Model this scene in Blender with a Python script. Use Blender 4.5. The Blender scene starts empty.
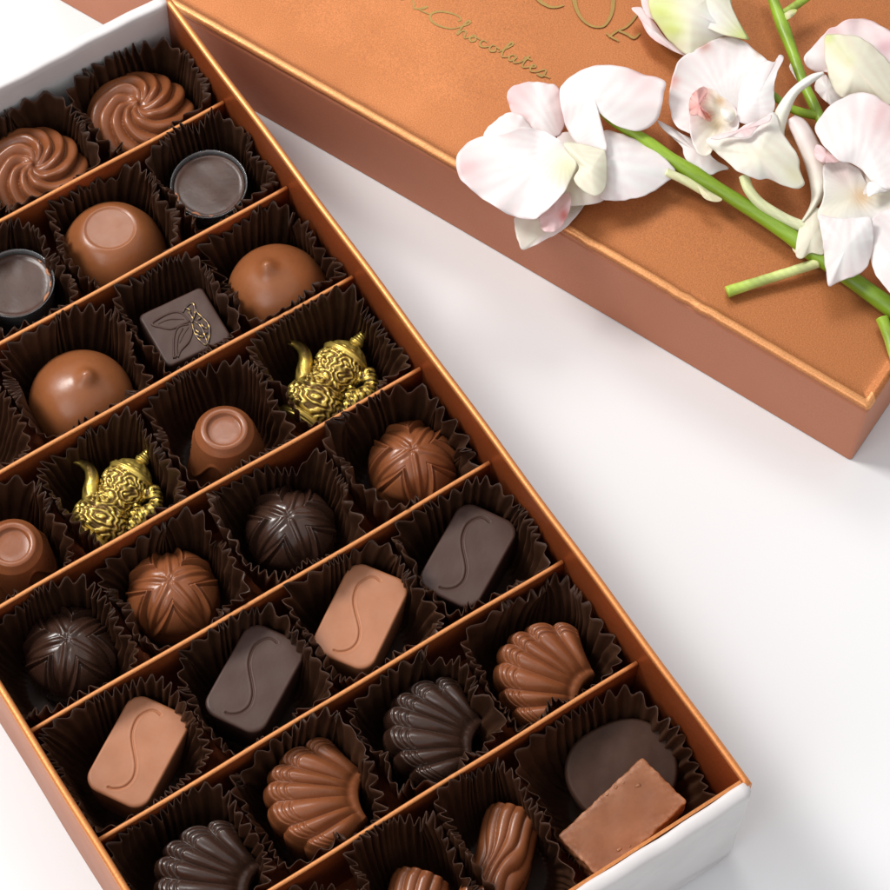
import bpy, bmesh, math, random
import numpy as np
from mathutils import Matrix, Vector
rng = np.random.default_rng(7)
PI = math.pi
scene = bpy.context.scene
COL = scene.collection
MM = 0.001

# ------------------------------------------------------------------ camera
Q_F = 2700.327 / 890.0                     # focal length in picture widths
PITCH, YAW, ROLL = 0.4658902, -0.6164474, 0.03908846
CAM = np.array([-55.3135, -151.6815, 727.7312])          # mm
def _rot():
    cx, sx = math.cos(PITCH), math.sin(PITCH); cy, sy = math.cos(YAW), math.sin(YAW); cz, sz = math.cos(ROLL), math.sin(ROLL)
    Rx = np.array([[1,0,0],[0,cx,-sx],[0,sx,cx]]); Rz = np.array([[cy,-sy,0],[sy,cy,0],[0,0,1]]); Rr = np.array([[cz,-sz,0],[sz,cz,0],[0,0,1]])
    return Rz @ Rx @ Rr
ROT = _rot()
def at(px, py, z):
    """the point at height z (mm) seen at a place in the photograph"""
    d = ROT @ np.array([(px-445)/(Q_F*890), -(py-445)/(Q_F*890), -1.0])
    return CAM + d*((z-CAM[2])/d[2])
cd = bpy.data.cameras.new('camera'); cam = bpy.data.objects.new('camera', cd); COL.objects.link(cam)
cd.sensor_width = 36; cd.lens = 36*Q_F; cd.clip_start = .01; cd.clip_end = 50
M4 = Matrix([list(ROT[i]) + [CAM[i]*MM] for i in range(3)] + [[0,0,0,1]])
cam.matrix_world = M4
scene.camera = cam

# ------------------------------------------------------------------ materials
def new_mat(name):
    m = bpy.data.materials.new(name); m.use_nodes = True
    nt = m.node_tree
    return m, nt, nt.nodes['Principled BSDF']
def lin(h):
    return tuple([((c/255)/12.92 if c/255 <= .04045 else ((c/255+.055)/1.055)**2.4) for c in h]) + (1,)
def node(nt, t, **kw):
    n = nt.nodes.new(t)
    for k, v in kw.items():
        if k in n.inputs: n.inputs[k].default_value = v
        else: setattr(n, k, v)
    return n
def texco(nt, scale=1.0, which='Object'):
    tc = nt.nodes.new('ShaderNodeTexCoord')
    return tc.outputs[which]
def noise(nt, vec, scale, detail=3, rough=.55):
    n = nt.nodes.new('ShaderNodeTexNoise'); n.inputs['Scale'].default_value = scale
    n.inputs['Detail'].default_value = detail; n.inputs['Roughness'].default_value = rough
    nt.links.new(vec, n.inputs['Vector']); return n
def ramp(nt, fac, stops):
    r = nt.nodes.new('ShaderNodeValToRGB'); e = r.color_ramp.elements
    while len(e) < len(stops): e.new(.5)
    for i, (p, c) in enumerate(stops):
        e[i].position = p; e[i].color = c
    nt.links.new(fac, r.inputs['Fac']); return r
def bump(nt, height, strength, dist):
    b = nt.nodes.new('ShaderNodeBump'); b.inputs['Strength'].default_value = strength; b.inputs['Distance'].default_value = dist
    nt.links.new(height, b.inputs['Height']); return b
def maprange(nt, fac, a, b):
    n = nt.nodes.new('ShaderNodeMapRange'); n.inputs['To Min'].default_value = a; n.inputs['To Max'].default_value = b
    nt.links.new(fac, n.inputs['Value']); return n

def chocolate(name, c0, c1, rough, sss=.12, spec=.5, bloom=0.0):
    m, nt, b = new_mat(name)
    v0 = texco(nt); oi = nt.nodes.new('ShaderNodeObjectInfo'); va = nt.nodes.new('ShaderNodeVectorMath'); va.operation = 'ADD'
    nt.links.new(v0, va.inputs[0]); nt.links.new(oi.outputs['Random'], va.inputs[1]); v = va.outputs['Vector']
    n = noise(nt, v, 90, 5, .6)
    r = ramp(nt, n.outputs['Fac'], [(.3, c0+(1,)), (.72, c1+(1,))])
    nt.links.new(r.outputs['Color'], b.inputs['Base Color'])
    n2 = noise(nt, v, 260, 4, .65)
    mr = maprange(nt, n2.outputs['Fac'], rough-.09, rough+.14)
    nt.links.new(mr.outputs['Result'], b.inputs['Roughness'])
    n3 = noise(nt, v, 420, 4, .7)
    bp = bump(nt, n3.outputs['Fac'], .16, .00025)
    n4 = noise(nt, v, 130, 3, .5); bq = bump(nt, n4.outputs['Fac'], .12, .0012); nt.links.new(bp.outputs['Normal'], bq.inputs['Normal'])
    nt.links.new(bq.outputs['Normal'], b.inputs['Normal'])
    b.inputs['Specular IOR Level'].default_value = spec
    b.inputs['Subsurface Weight'].default_value = sss
    b.inputs['Subsurface Radius'].default_value = (1.0, .45, .25)
    b.inputs['Subsurface Scale'].default_value = .0012
    return m
MILK = chocolate('milk_chocolate', (.222,.072,.024), (.285,.097,.033), .30)
MILK_MATTE = chocolate('milk_chocolate_matte', (.37,.145,.066), (.43,.175,.084), .46)
MILK_DEEP = chocolate('milk_chocolate_deep', (.205,.063,.022), (.27,.088,.032), .27)
DARK = chocolate('dark_chocolate', (.034,.0145,.009), (.054,.024,.015), .25, .05, .6)
DARK_MATTE = chocolate('dark_chocolate_matte', (.058,.028,.021), (.072,.036,.027), .45, .05, .32)
DARK_CUP = chocolate('dark_chocolate_filling', (.046,.020,.013), (.072,.033,.022), .27, .04, .38)

def copper(name, base, metal, rough, grain=.35, flake=2600, spread=.28):
    m, nt, b = new_mat(name)
    v = texco(nt)
    n = noise(nt, v, flake, 2, .6)
    lo = tuple(c*(1-spread) for c in base)+(1,); hi = tuple(min(1, c*(1+spread)) for c in base)+(1,)
    r = ramp(nt, n.outputs['Fac'], [(.32, lo), (.68, hi)])
    nt.links.new(r.outputs['Color'], b.inputs['Base Color'])
    b.inputs['Metallic'].default_value = metal
    n2 = noise(nt, v, 38, 3)
    mr = maprange(nt, n2.outputs['Fac'], rough-.13, rough+.13)
    nt.links.new(mr.outputs['Result'], b.inputs['Roughness'])
    n3 = noise(nt, v, flake*.6, 3, .6)
    bp = bump(nt, n3.outputs['Fac'], grain, .0002)
    nt.links.new(bp.outputs['Normal'], b.inputs['Normal'])
    return m
COPPER_LID = copper('copper_lid_paper', (.44,.155,.050), .58, .45, .22, 2700, .2)
COPPER_LIP = copper('copper_lid_edge_highlight', (.68,.30,.115), .6, .40, .3, 2700, .2)  # same lid paper, with the rounded edge's highlight put into a lighter colour
COPPER_SIDE = copper('copper_side_paper', (.48,.185,.098), .28, .55, .12, 2600, .06)
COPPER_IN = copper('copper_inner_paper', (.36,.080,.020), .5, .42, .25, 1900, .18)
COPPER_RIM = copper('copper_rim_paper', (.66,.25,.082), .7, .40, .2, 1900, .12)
COPPER_DIV = copper('copper_divider_card', (.60,.235,.075), .35, .5, .2, 1900, .14)

def satin():
    m, nt, b = new_mat('white_satin')
    v = texco(nt); n = noise(nt, v, 60, 4)
    r = ramp(nt, n.outputs['Fac'], [(.3, (.60,.565,.56,1)), (.7, (.68,.65,.645,1))])
    nt.links.new(r.outputs['Color'], b.inputs['Base Color'])
    b.inputs['Roughness'].default_value = .42; b.inputs['Sheen Weight'].default_value = .25
    n2 = noise(nt, v, 900, 3); bp = bump(nt, n2.outputs['Fac'], .15, .0002); nt.links.new(bp.outputs['Normal'], b.inputs['Normal'])
    return m
SATIN = satin()
def paper():
    m, nt, b = new_mat('dark_glassine_paper')
    v = texco(nt); n = noise(nt, v, 120, 4)
    r = ramp(nt, n.outputs['Fac'], [(.3, (.036,.0145,.007,1)), (.7, (.072,.030,.0145,1))])
    nt.links.new(r.outputs['Color'], b.inputs['Base Color'])
    b.inputs['Roughness'].default_value = .42; b.inputs['Specular IOR Level'].default_value = .42
    tr = nt.nodes.new('ShaderNodeBsdfTranslucent'); tr.inputs['Color'].default_value = (.32,.13,.055,1)
    mx = nt.nodes.new('ShaderNodeMixShader'); mx.inputs['Fac'].default_value = .20
    out = nt.nodes['Material Output']
    nt.links.new(b.outputs['BSDF'], mx.inputs[1]); nt.links.new(tr.outputs['BSDF'], mx.inputs[2]); nt.links.new(mx.outputs['Shader'], out.inputs['Surface'])
    n3 = noise(nt, v, 700, 3); bp = bump(nt, n3.outputs['Fac'], .2, .0002); nt.links.new(bp.outputs['Normal'], b.inputs['Normal'])
    return m
PAPER = paper()
def gold():
    m, nt, b = new_mat('gold_dusted_relief')
    at_ = nt.nodes.new('ShaderNodeAttribute'); at_.attribute_name = 'tint'
    nt.links.new(at_.outputs['Color'], b.inputs['Base Color'])
    b.inputs['Metallic'].default_value = .75; b.inputs['Roughness'].default_value = .33
    n3 = noise(nt, texco(nt), 1500, 3); bp = bump(nt, n3.outputs['Fac'], .25, .0002); nt.links.new(bp.outputs['Normal'], b.inputs['Normal'])
    return m
GOLD = gold()
def plastic():
    m, nt, b = new_mat('clear_plastic')
    nt.nodes.remove(b)
    t = nt.nodes.new('ShaderNodeBsdfTransparent'); t.inputs['Color'].default_value = (.93,.93,.94,1)
    g = nt.nodes.new('ShaderNodeBsdfGlossy'); g.inputs['Roughness'].default_value = .09
    f = nt.nodes.new('ShaderNodeFresnel'); f.inputs['IOR'].default_value = 1.7
    mx = nt.nodes.new('ShaderNodeMixShader'); out = nt.nodes['Material Output']
    nt.links.new(f.outputs['Fac'], mx.inputs['Fac']); nt.links.new(t.outputs['BSDF'], mx.inputs[1]); nt.links.new(g.outputs['BSDF'], mx.inputs[2])
    df = nt.nodes.new('ShaderNodeBsdfDiffuse'); df.inputs['Color'].default_value = (.75,.76,.78,1); m2 = nt.nodes.new('ShaderNodeMixShader'); m2.inputs['Fac'].default_value = .10
    nt.links.new(mx.outputs['Shader'], m2.inputs[1]); nt.links.new(df.outputs['BSDF'], m2.inputs[2]); nt.links.new(m2.outputs['Shader'], out.inputs['Surface'])
    return m
PLASTIC = plastic()
def petalmat():
    m, nt, b = new_mat('orchid_petal')
    a = nt.nodes.new('ShaderNodeAttribute'); a.attribute_name = 'tint'
    n = noise(nt, texco(nt), 220, 4)
    mixn = nt.nodes.new('ShaderNodeMix'); mixn.data_type = 'RGBA'; mixn.blend_type = 'MULTIPLY'
    r = ramp(nt, n.outputs['Fac'], [(.3, (.965,.955,.95,1)), (.65, (1,1,1,1))])
    mixn.inputs[0].default_value = 1
    nt.links.new(a.outputs['Color'], mixn.inputs[6]); nt.links.new(r.outputs['Color'], mixn.inputs[7])
    nt.links.new(mixn.outputs[2], b.inputs['Base Color'])
    b.inputs['Roughness'].default_value = .5; b.inputs['Specular IOR Level'].default_value = .35
    b.inputs['Subsurface Weight'].default_value = .25; b.inputs['Subsurface Radius'].default_value = (1,.8,.7); b.inputs['Subsurface Scale'].default_value = .0015
    tr = nt.nodes.new('ShaderNodeBsdfTranslucent'); nt.links.new(mixn.outputs[2], tr.inputs['Color'])
    mx = nt.nodes.new('ShaderNodeMixShader'); mx.inputs['Fac'].default_value = .2; out = nt.nodes['Material Output']
    nt.links.new(b.outputs['BSDF'], mx.inputs[1]); nt.links.new(tr.outputs['BSDF'], mx.inputs[2]); nt.links.new(mx.outputs['Shader'], out.inputs['Surface'])
    n3 = noise(nt, texco(nt), 900, 3); bp = bump(nt, n3.outputs['Fac'], .12, .0002); nt.links.new(bp.outputs['Normal'], b.inputs['Normal']); nt.links.new(bp.outputs['Normal'], tr.inputs['Normal'])
    return m
PETAL = petalmat()
def stemmat():
    m, nt, b = new_mat('green_stem')
    a = nt.nodes.new('ShaderNodeAttribute'); a.attribute_name = 'tint'
    nt.links.new(a.outputs['Color'], b.inputs['Base Color'])
    b.inputs['Roughness'].default_value = .38; b.inputs['Subsurface Weight'].default_value = .2
    b.inputs['Subsurface Radius'].default_value = (.6,1,.3); b.inputs['Subsurface Scale'].default_value = .001
    n3 = noise(nt, texco(nt), 500, 3); bp = bump(nt, n3.outputs['Fac'], .2, .0003); nt.links.new(bp.outputs['Normal'], b.inputs['Normal'])
    return m
STEM = stemmat()
def simple(name, col, rough, metal=0):
    m, nt, b = new_mat(name); n = noise(nt, texco(nt), 400, 3)
    r = ramp(nt, n.outputs['Fac'], [(.3, tuple(c*.9 for c in col)+(1,)), (.7, tuple(min(1,c*1.08) for c in col)+(1,))])
    nt.links.new(r.outputs['Color'], b.inputs['Base Color']); b.inputs['Roughness'].default_value = rough; b.inputs['Metallic'].default_value = metal
    return m
FOIL = simple('olive_gold_foil', (.33,.205,.05), .45, .35)
def tablemat():
    m, nt, b = new_mat('white_acrylic_table'); b.inputs['Base Color'].default_value = (.77,.77,.78,1); b.inputs['Roughness'].default_value = .3
    n = noise(nt, texco(nt), 30, 3); mr = maprange(nt, n.outputs['Fac'], .24, .36); nt.links.new(mr.outputs['Result'], b.inputs['Roughness']); return m
TABLE = tablemat()

# ------------------------------------------------------------------ mesh helpers (all in mm)
def mesh(name, V, F, mat, parent=None, smooth=True, tint=None, loc=None, rz=0):
    V = np.asarray(V, float)
    me = bpy.data.meshes.new(name)
    me.from_pydata((V*MM).tolist(), [], [tuple(int(i) for i in f) for f in F]); me.update()
    bm = bmesh.new(); bm.from_mesh(me); bmesh.ops.recalc_face_normals(bm, faces=bm.faces); bm.to_mesh(me); bm.free()
    me.materials.append(mat)
    if smooth: me.polygons.foreach_set('use_smooth', [True]*len(me.polygons))
    if tint is not None:
        ca = me.color_attributes.new('tint', 'FLOAT_COLOR', 'POINT')
        t = np.ones((len(V), 4)); t[:, :3] = tint
        ca.data.foreach_set('color', t.ravel())
    o = bpy.data.objects.new(name, me); COL.objects.link(o)
    if parent: o.parent = parent
    if loc is not None: o.location = Vector([c*MM for c in loc])
    o.rotation_euler.z = rz
    return o
def root(name, loc=(0,0,0), rz=0):
    o = bpy.data.objects.new(name, None); o.empty_display_size = .01; COL.objects.link(o)
    o.location = Vector([c*MM for c in loc]); o.rotation_euler.z = rz
    return o
def tag(o, label=None, cat=None, group=None, kind=None):
    for k, v in (('label',label),('category',cat),('group',group),('kind',kind)):
        if v: o[k] = v
    return o
def grid_faces(n, m, wrap=True, off=0, flip=False):
    F = []
    mm = m if wrap else m-1
    for i in range(n-1):
        for j in range(mm):
            a = off+i*m+j; b = off+i*m+(j+1) % m; c = off+(i+1)*m+(j+1) % m; d = off+(i+1)*m+j
            F.append((a,d,c,b) if flip else (a,b,c,d))
    return F
def closed_grid(P):
    """P: n rings x m points x 3 (ring 0 = top): closed solid of rings"""
    n, m = P.shape[:2]
    V = P.reshape(-1, 3); F = grid_faces(n, m, True, 0, True)
    F.append(tuple(range(m))); F.append(tuple(reversed(range((n-1)*m, n*m))))
    return V, F
def join(parts):
    V = []; F = []; o = 0
    for v, f in parts:
        V.append(np.asarray(v, float)); F += [tuple(i+o for i in q) for q in f]; o += len(v)
    return np.vstack(V), F
def catmull(P, n, closed=True):
    P = np.asarray(P, float); k = len(P); out = []
    segs = k if closed else k-1
    for s in range(segs):
        if closed: p0, p1, p2, p3 = P[(s-1) % k], P[s], P[(s+1) % k], P[(s+2) % k]
        else: p0, p1, p2, p3 = P[max(s-1,0)], P[s], P[s+1], P[min(s+2,k-1)]
        for t in np.linspace(0, 1, 12, endpoint=False):
            out.append(.5*((2*p1)+(-p0+p2)*t+(2*p0-5*p1+4*p2-p3)*t*t+(-p0+3*p1-3*p2+p3)*t**3))
    if not closed: out.append(P[-1])
    out = np.array(out)
    loop = np.vstack([out, out[:1]]) if closed else out
    d = np.r_[0, np.cumsum(np.linalg.norm(np.diff(loop, axis=0), axis=1))]
    tt = np.linspace(0, d[-1], n, endpoint=not closed)
    return np.stack([np.interp(tt, d, loop[:, c]) for c in range(P.shape[1])], 1)
def tube(P, radii, m=12, sub=40):
    P = catmull(P, sub, False); R = np.interp(np.linspace(0,1,sub), np.linspace(0,1,len(radii)), radii)
    T = np.gradient(P, axis=0); T /= np.linalg.norm(T, axis=1)[:, None]
    up = np.array([0,0,1.0]) if abs(T[0][2]) < .9 else np.array([1.0,0,0])
    N = np.cross(T[0], up); N /= np.linalg.norm(N); rings = []
    for i in range(sub):
        N = N - T[i]*(N@T[i]); N /= np.linalg.norm(N); B = np.cross(T[i], N)
        a = np.arange(m)*2*PI/m
        rings.append(P[i]+R[i]*(np.cos(a)[:,None]*N+np.sin(a)[:,None]*B))
    V, F = closed_grid(np.array(rings)[::-1])
    return V, F
def sweep(profile, path_lo, path_hi, axis='y', closed=True):
    pass
def smooth(a, b, x):
    t = np.clip((x-a)/(b-a), 0, 1); return t*t*(3-2*t)

# ------------------------------------------------------------------ table
tb = mesh('tabletop', [(-1800,-1800,0),(1800,-1800,0),(1800,1800,0),(-1800,1800,0)], [(0,1,2,3)], TABLE, smooth=False)
tag(tb, 'glossy white tabletop under the boxes', 'table', kind='structure')

# ------------------------------------------------------------------ chocolate box
W, L, H, T = 155.0, 298.2, 50.8, 2.2
DZ = 38.75                                  # divider height
FLOOR = 9.0
box = root('chocolate_box', (0,0,0))
tag(box, 'open long copper chocolate box with white satin ends and seven thin dividers', 'box')
def prism_y(profile, y0, y1, n=2):
    P = np.array([[(x, y, z) for x, z in profile] for y in np.linspace(y0, y1, n)])
    return closed_grid(P)
def rim_profile(x0, x1, z0, z1, r=1.0, k=7):
    pts = [(x0, z0)]
    for a in np.linspace(PI, PI/2, k): pts.append((x0+r+r*math.cos(a), z1-r+r*math.sin(a)))
    for a in np.linspace(PI/2, 0, k): pts.append((x1-r+r*math.cos(a), z1-r+r*math.sin(a)))
    pts.append((x1, z0)); return pts
def side_wall(xa, xb, inner):
    # card wall along the box, its lower end corners rounded off
    ys = np.r_[np.linspace(-1.6, 14, 9), np.linspace(20, L-20, 40), np.linspace(L-14, L+1.6, 9)]
    rings = []
    for y in ys:
        e = max(min(y, L-y), 0); zb = 0.0 if e >= 12 else 12-math.sqrt(max(0,144-(12-e)**2))
        bow = .35*math.sin(PI*y/L)+.12*math.sin(y*.11)
        prof = rim_profile(xa, xb, zb+.3, H, 1.08)
        rings.append([(x+bow, y, z) for x, z in prof])
    V, F = closed_grid(np.array(rings))
    w = mesh('side_wall', V, F, COPPER_SIDE, box)
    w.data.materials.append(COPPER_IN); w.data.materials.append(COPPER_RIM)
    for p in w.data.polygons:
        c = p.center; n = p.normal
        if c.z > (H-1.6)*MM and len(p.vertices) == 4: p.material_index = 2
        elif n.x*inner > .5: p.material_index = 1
        elif len(p.vertices) > 4: p.material_index = 2; p.use_smooth = False
    return w
side_wall(0, T, 1)
side_wall(W-T, W, -1)
base = closed_grid(np.array([[(T-.1,1,FLOOR),(W-T+.1,1,FLOOR),(W-T+.1,L-1,FLOOR),(T-.1,L-1,FLOOR)],[(T-.1,1,.4),(W-T+.1,1,.4),(W-T+.1,L-1,.4),(T-.1,L-1,.4)]]))
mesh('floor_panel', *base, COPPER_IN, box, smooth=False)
def end_wall(y_in, sgn, h, mats):
    # padded satin end: rounded lower corners, soft rolled top lip, bellied outer face
    r = 12.0; outline = []
    for a in np.linspace(PI, 1.5*PI, 12): outline.append((r+r*math.cos(a), r+r*math.sin(a)))
    for a in np.linspace(1.5*PI, 2*PI, 12): outline.append((W-r+r*math.cos(a), r+r*math.sin(a)))
    zs = np.linspace(r, h-.01, 10)[1:]
    xs = np.linspace(W, 0, 60)
    pts = outline + [(W, z) for z in zs] + [(x, h) for x in xs[1:-1]] + [(0, z) for z in zs[::-1]]
    O = np.array(pts); C = np.array([W/2, h/2]); n = len(O); rings = []
    def ring(inset, dy):
        P = O.copy(); P[:,0] = np.clip(P[:,0], inset, W-inset); P[:,1] = np.clip(P[:,1], inset, h-inset)
        return np.stack([P[:,0], np.full(n, y_in+sgn*dy), P[:,1]], 1)
    t = 4.6
    for ins, dy in ((3.0,0),(1.0,0),(.3,.25),(0,.9),(0,2.2),(.35,3.4),(1.1,4.2),(2.4,t)): rings.append(ring(ins, dy))
    for f in (.35, .7):
        q = rings[-1] if f == .35 else last
        last = np.stack([C[0]+(rings[7][:,0]-C[0])*(1-f), np.full(n, y_in+sgn*(t+.25*f)), C[1]+(rings[7][:,2]-C[1])*(1-f)], 1)
        rings.append(last)
    V, F = closed_grid(np.array(rings) if sgn < 0 else np.array(rings)[::-1])
    V[:,0] = W/2+(V[:,0]-W/2)*(1-2.6/W)
    V[:,1] += sgn*.18*np.sin(V[:,0]*.13+V[:,2]*.2)+sgn*.12*np.sin(V[:,0]*.41)
    return mesh('end_wall', V, F, SATIN, box)
end_wall(-.05, -1, H-.2, 0)
end_wall(L+.05, 1, H-.2, 0)
# copper liner strip inside the near end
V, F = closed_grid(np.array([[(T+.1,0,FLOOR),(W-T-.1,0,FLOOR),(W-T-.1,1.0,FLOOR),(T+.1,1.0,FLOOR)],[(T+.1,0,H-.5),(W-T-.1,0,H-.5),(W-T-.1,.9,H-.5),(T+.1,.9,H-.5)]][::-1]))
mesh('end_liner', V, F, COPPER_RIM, box, smooth=False)
PY0, PITCHY = 46.47, 36.48
DIVY = [PY0+PITCHY*i for i in range(7)]
for i, y in enumerate(DIVY):
    rings = []
    prof = rim_profile(-.62, .62, FLOOR, DZ, .5, 5)
    ph = rng.uniform(0, 6, 2)
    for x in np.linspace(T+.15, W-T-.15, 40):
        wob = .22*math.sin(x*.035+ph[0])+.10*math.sin(x*.11+ph[1]); dz = .18*math.sin(x*.05+ph[1])
        rings.append([(x, y+a+wob, z+(dz if z > 20 else 0)) for a, z in prof])
    V, F = closed_grid(np.array(rings)[::-1])
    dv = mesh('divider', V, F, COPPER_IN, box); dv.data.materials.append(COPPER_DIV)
    for p in dv.data.polygons:
        if p.center.z > (DZ-1.2)*MM and len(p.vertices) == 4: p.material_index = 1

# ------------------------------------------------------------------ paper cups
CW = (W-2*T)/4
def paper_cup_mesh(a, b, h, seed, n_flute=42, flop=1.0, low_near=0):
    r = np.random.default_rng(seed)
    q = 6; m = n_flute*q; nr = 15
    th = np.arange(m)*2*PI/m
    wave = np.tile(np.array([0,.80,.86,0,-.80,-.86])*1.12, n_flute)
    jit = np.repeat(r.normal(0,.28,n_flute), q); jit = (jit+np.roll(jit,2)+np.roll(jit,-2))/3; wave = wave*(1+jit)
    def har(ks, p=1.0): return sum(r.normal(0,1)*np.cos(k*th+r.uniform(0,6))/k**p for k in ks)
    low = har((2,3,4,5,7,9), .4); lowz = har((1,2,3,4,6,9,13,17), .55); cr = [har((4,6,9,12,15,19), .3) for _ in range(3)]
    dth = .075*har((3,5,7,8,11), .3); skew = .11*har((2,3,5), .3); ampv = 1+.35*har((3,5,8), .5)
    cl = np.clip(har((2,3,4,5), .3)-.1, 0, 2.2)             # places where the wall has slumped inwards
    P = np.zeros((nr+1, m, 3))
    for i in range(nr):
        u = i/(nr-1)
        n = 2.1+4.6*u**.8
        t2 = th+dth*u+skew*u*u
        sup = (np.abs(np.cos(t2))**n+np.abs(np.sin(t2))**n)**(-1/n)
        amp = (.22+.92*u**.8)*np.clip(ampv, .45, 1.6)
        fx = 12.0+(a-.75-12.0)*u**.6; fy = 12.0+(b-.75-12.0)*u**.6
        far = 1-.75*np.clip(np.sin(t2), 0, 1)**.5
        corner = np.abs(np.sin(2*t2))**1.2
        inward = (np.clip(low*.9*flop, -2.0, .5)*u**1.5+.55*flop*u*(cr[0]*math.sin(5*u)+cr[1]*math.sin(9*u+1)+cr[2]*math.sin(13*u+2))*.7)*far-1.7*flop*cl*corner*u**2.2
        x = fx*sup*np.cos(t2); y = fy*sup*np.sin(t2)
        x = x+(inward+wave*amp)*np.cos(t2); y = y+(inward+wave*amp)*np.sin(t2)
        zz = h*u*np.ones(m)+(lowz*1.7*flop-.8-1.6*cl*corner*flop+wave*.6)*u**2
        zz = zz*(1-(low_near+.06)*np.clip(-np.sin(t2),0,1)**.7)
        zz = np.minimum(zz, h+1.8)
        x = np.clip(x, -a+.1, a-.1); y = np.clip(y, -b+.1, b-.1)
        P[nr-1-i] = np.stack([x, y, zz], 1)
    P[nr] = np.stack([11.0*np.cos(th), 11.0*np.sin(th), np.zeros(m)], 1)
    V = P.reshape(-1,3); F = grid_faces(nr+1, m, True, 0, True); F.append(tuple(range(nr*m, nr*m+m)))
    return V, F
def cup(cx, cy, b, h, seed, label, flop=1.0, a=CW/2, n=42, low_near=0):
    V, F = paper_cup_mesh(a-.12, b, h, seed, n, flop, low_near)
    o = mesh('paper_cup', V, F, PAPER, loc=(cx, cy, FLOOR+.25))
    s = o.modifiers.new('thickness', 'SOLIDIFY'); s.thickness = .00016; s.offset = 0
    return tag(o, label, 'paper cup', 'crimped paper cups in the chocolate box')
Z0 = FLOOR+.55                               # chocolates rest on the paper

# ------------------------------------------------------------------ moulded chocolates
def lathe(profile, m=72, n=None):
    P = np.array(profile, float)
    if n: P = catmull(P, n, False)
    th = np.arange(m)*2*PI/m
    return np.stack([P[:,0][:,None]*np.cos(th), P[:,0][:,None]*np.sin(th), np.repeat(P[:,1][:,None], m, 1)], 2), th
def dome_grid(R, Ht, n=70, m=220, p=.92, q=.85, taper=.93):
    a = np.linspace(.004, PI/2, n); th = np.arange(m)*2*PI/m
    A, TH = np.meshgrid(a, th, indexing='ij')
    base = Ht*.30
    r = R*np.sin(A)**p; z = base+(Ht-base)*np.cos(A)**q
    P = np.stack([r*np.cos(TH), r*np.sin(TH), z], 2)
    N = np.stack([np.sin(A)*np.cos(TH), np.sin(A)*np.sin(TH), np.cos(A)], 2)
    return P, N, np.sin(A)*.55+A/(PI/2)*.45, TH
def close_dome(P, R, taper=.92):
    bot = P[-1].copy(); rows = [P]
    for f in (.35, .7, 1):
        q = bot.copy(); q[:, :2] *= 1-(1-taper)*f; q[:, 2] = bot[:, 2]*(1-f); rows.append(q[None])
    return closed_grid(np.concatenate(rows))

def swirl_mesh():
    P, N, r, th = dome_grid(15.6, 19.0, 80, 260, .95, .8)
    tw = 2.7*np.clip(1-r, 0, 1)**.9
    c = np.abs(np.cos(4.5*(th+tw)+.5*np.sin(th*2)))
    d = 2.5*(c**.8)*smooth(.05,.35,r)*(1-.55*smooth(.8,1.0,r))
    d += .9*np.exp(-(r/.16)**2)*np.cos(th+1.0)+.5*np.exp(-((r-.2)/.07)**2)*np.cos(2*th)
    d += .15*np.sin(17*r+3*th)*smooth(.1,.3,r)
    return close_dome(P+N*(d-1.0)[:,:,None], 15)
def flat_dome_mesh():
    prof = [(.05,20.0),(3,20.0),(6.2,20.0),(6.75,20.02),(7.1,20.25),(7.5,20.2),(9,19.2),(11.5,16.6),(13.6,12.8),(14.7,8.8),(14.9,5.5),(14.4,1.5),(14.1,0)]
    P, th = lathe(prof, 96); return closed_grid(P)
def bonbon_mesh():
    P, N, r, th = dome_grid(14.9, 20.5, 70, 120, .96, .97)
    x, y = P[:,:,0], P[:,:,1]
    d = 2.3*np.exp(-(((x-1.5)**2+(y+.6)**2)/5.2))+.7*np.exp(-(((x-1.2)**2+(y+.4)**2)/26.))
    P = P+N*d[:,:,None]; P[:,:,0] += .12*np.sin(P[:,:,2]*.6); return close_dome(P, 15)
STAR_PH = .3
def star_mesh():
    P, N, r, th = dome_grid(13.4, 20.5, 110, 300, .96, .95)
    k = 2*PI/5; aa = (th % k)-k/2; t = np.abs(aa)/(k/2)          # t=0 on an arm axis
    rs = .36+.68*(1-t)**1.25
    f = r/rs
    ins = 1-smooth(.98,1.05,f)
    pad = smooth(1.02,1.09,f)*(1-.8*smooth(.84,1.0,r))
    d = 1.25*pad+.15
    d += .55*np.exp(-((f-1.11)/.06)**2)*smooth(.2,.4,r)*(1-smooth(.9,1,r))
    d -= .75*np.exp(-((f-1.32)/.075)**2)*smooth(.3,.5,r)*smooth(.15,.4,t)*(1-smooth(.85,1,r))
    d -= .35*np.exp(-((f-.95)/.06)**2)*smooth(.2,.4,r)
    x = aa*r
    d += .50*np.exp(-(x/.04)**2)*ins*smooth(.03,.1,r)*(1-smooth(.7,.95,r))
    d -= .22*np.exp(-((np.abs(x)-.07)/.03)**2)*ins*smooth(.1,.2,r)
    d += .07*np.sin(13*r+3*np.sin(3*th))+.05*np.sin(7*th+9*r)
    d = (d-.5)*(1-.85*smooth(.78,.97,r))*.9
    return close_dome(P+N*d[:,:,None], 13)
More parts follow.
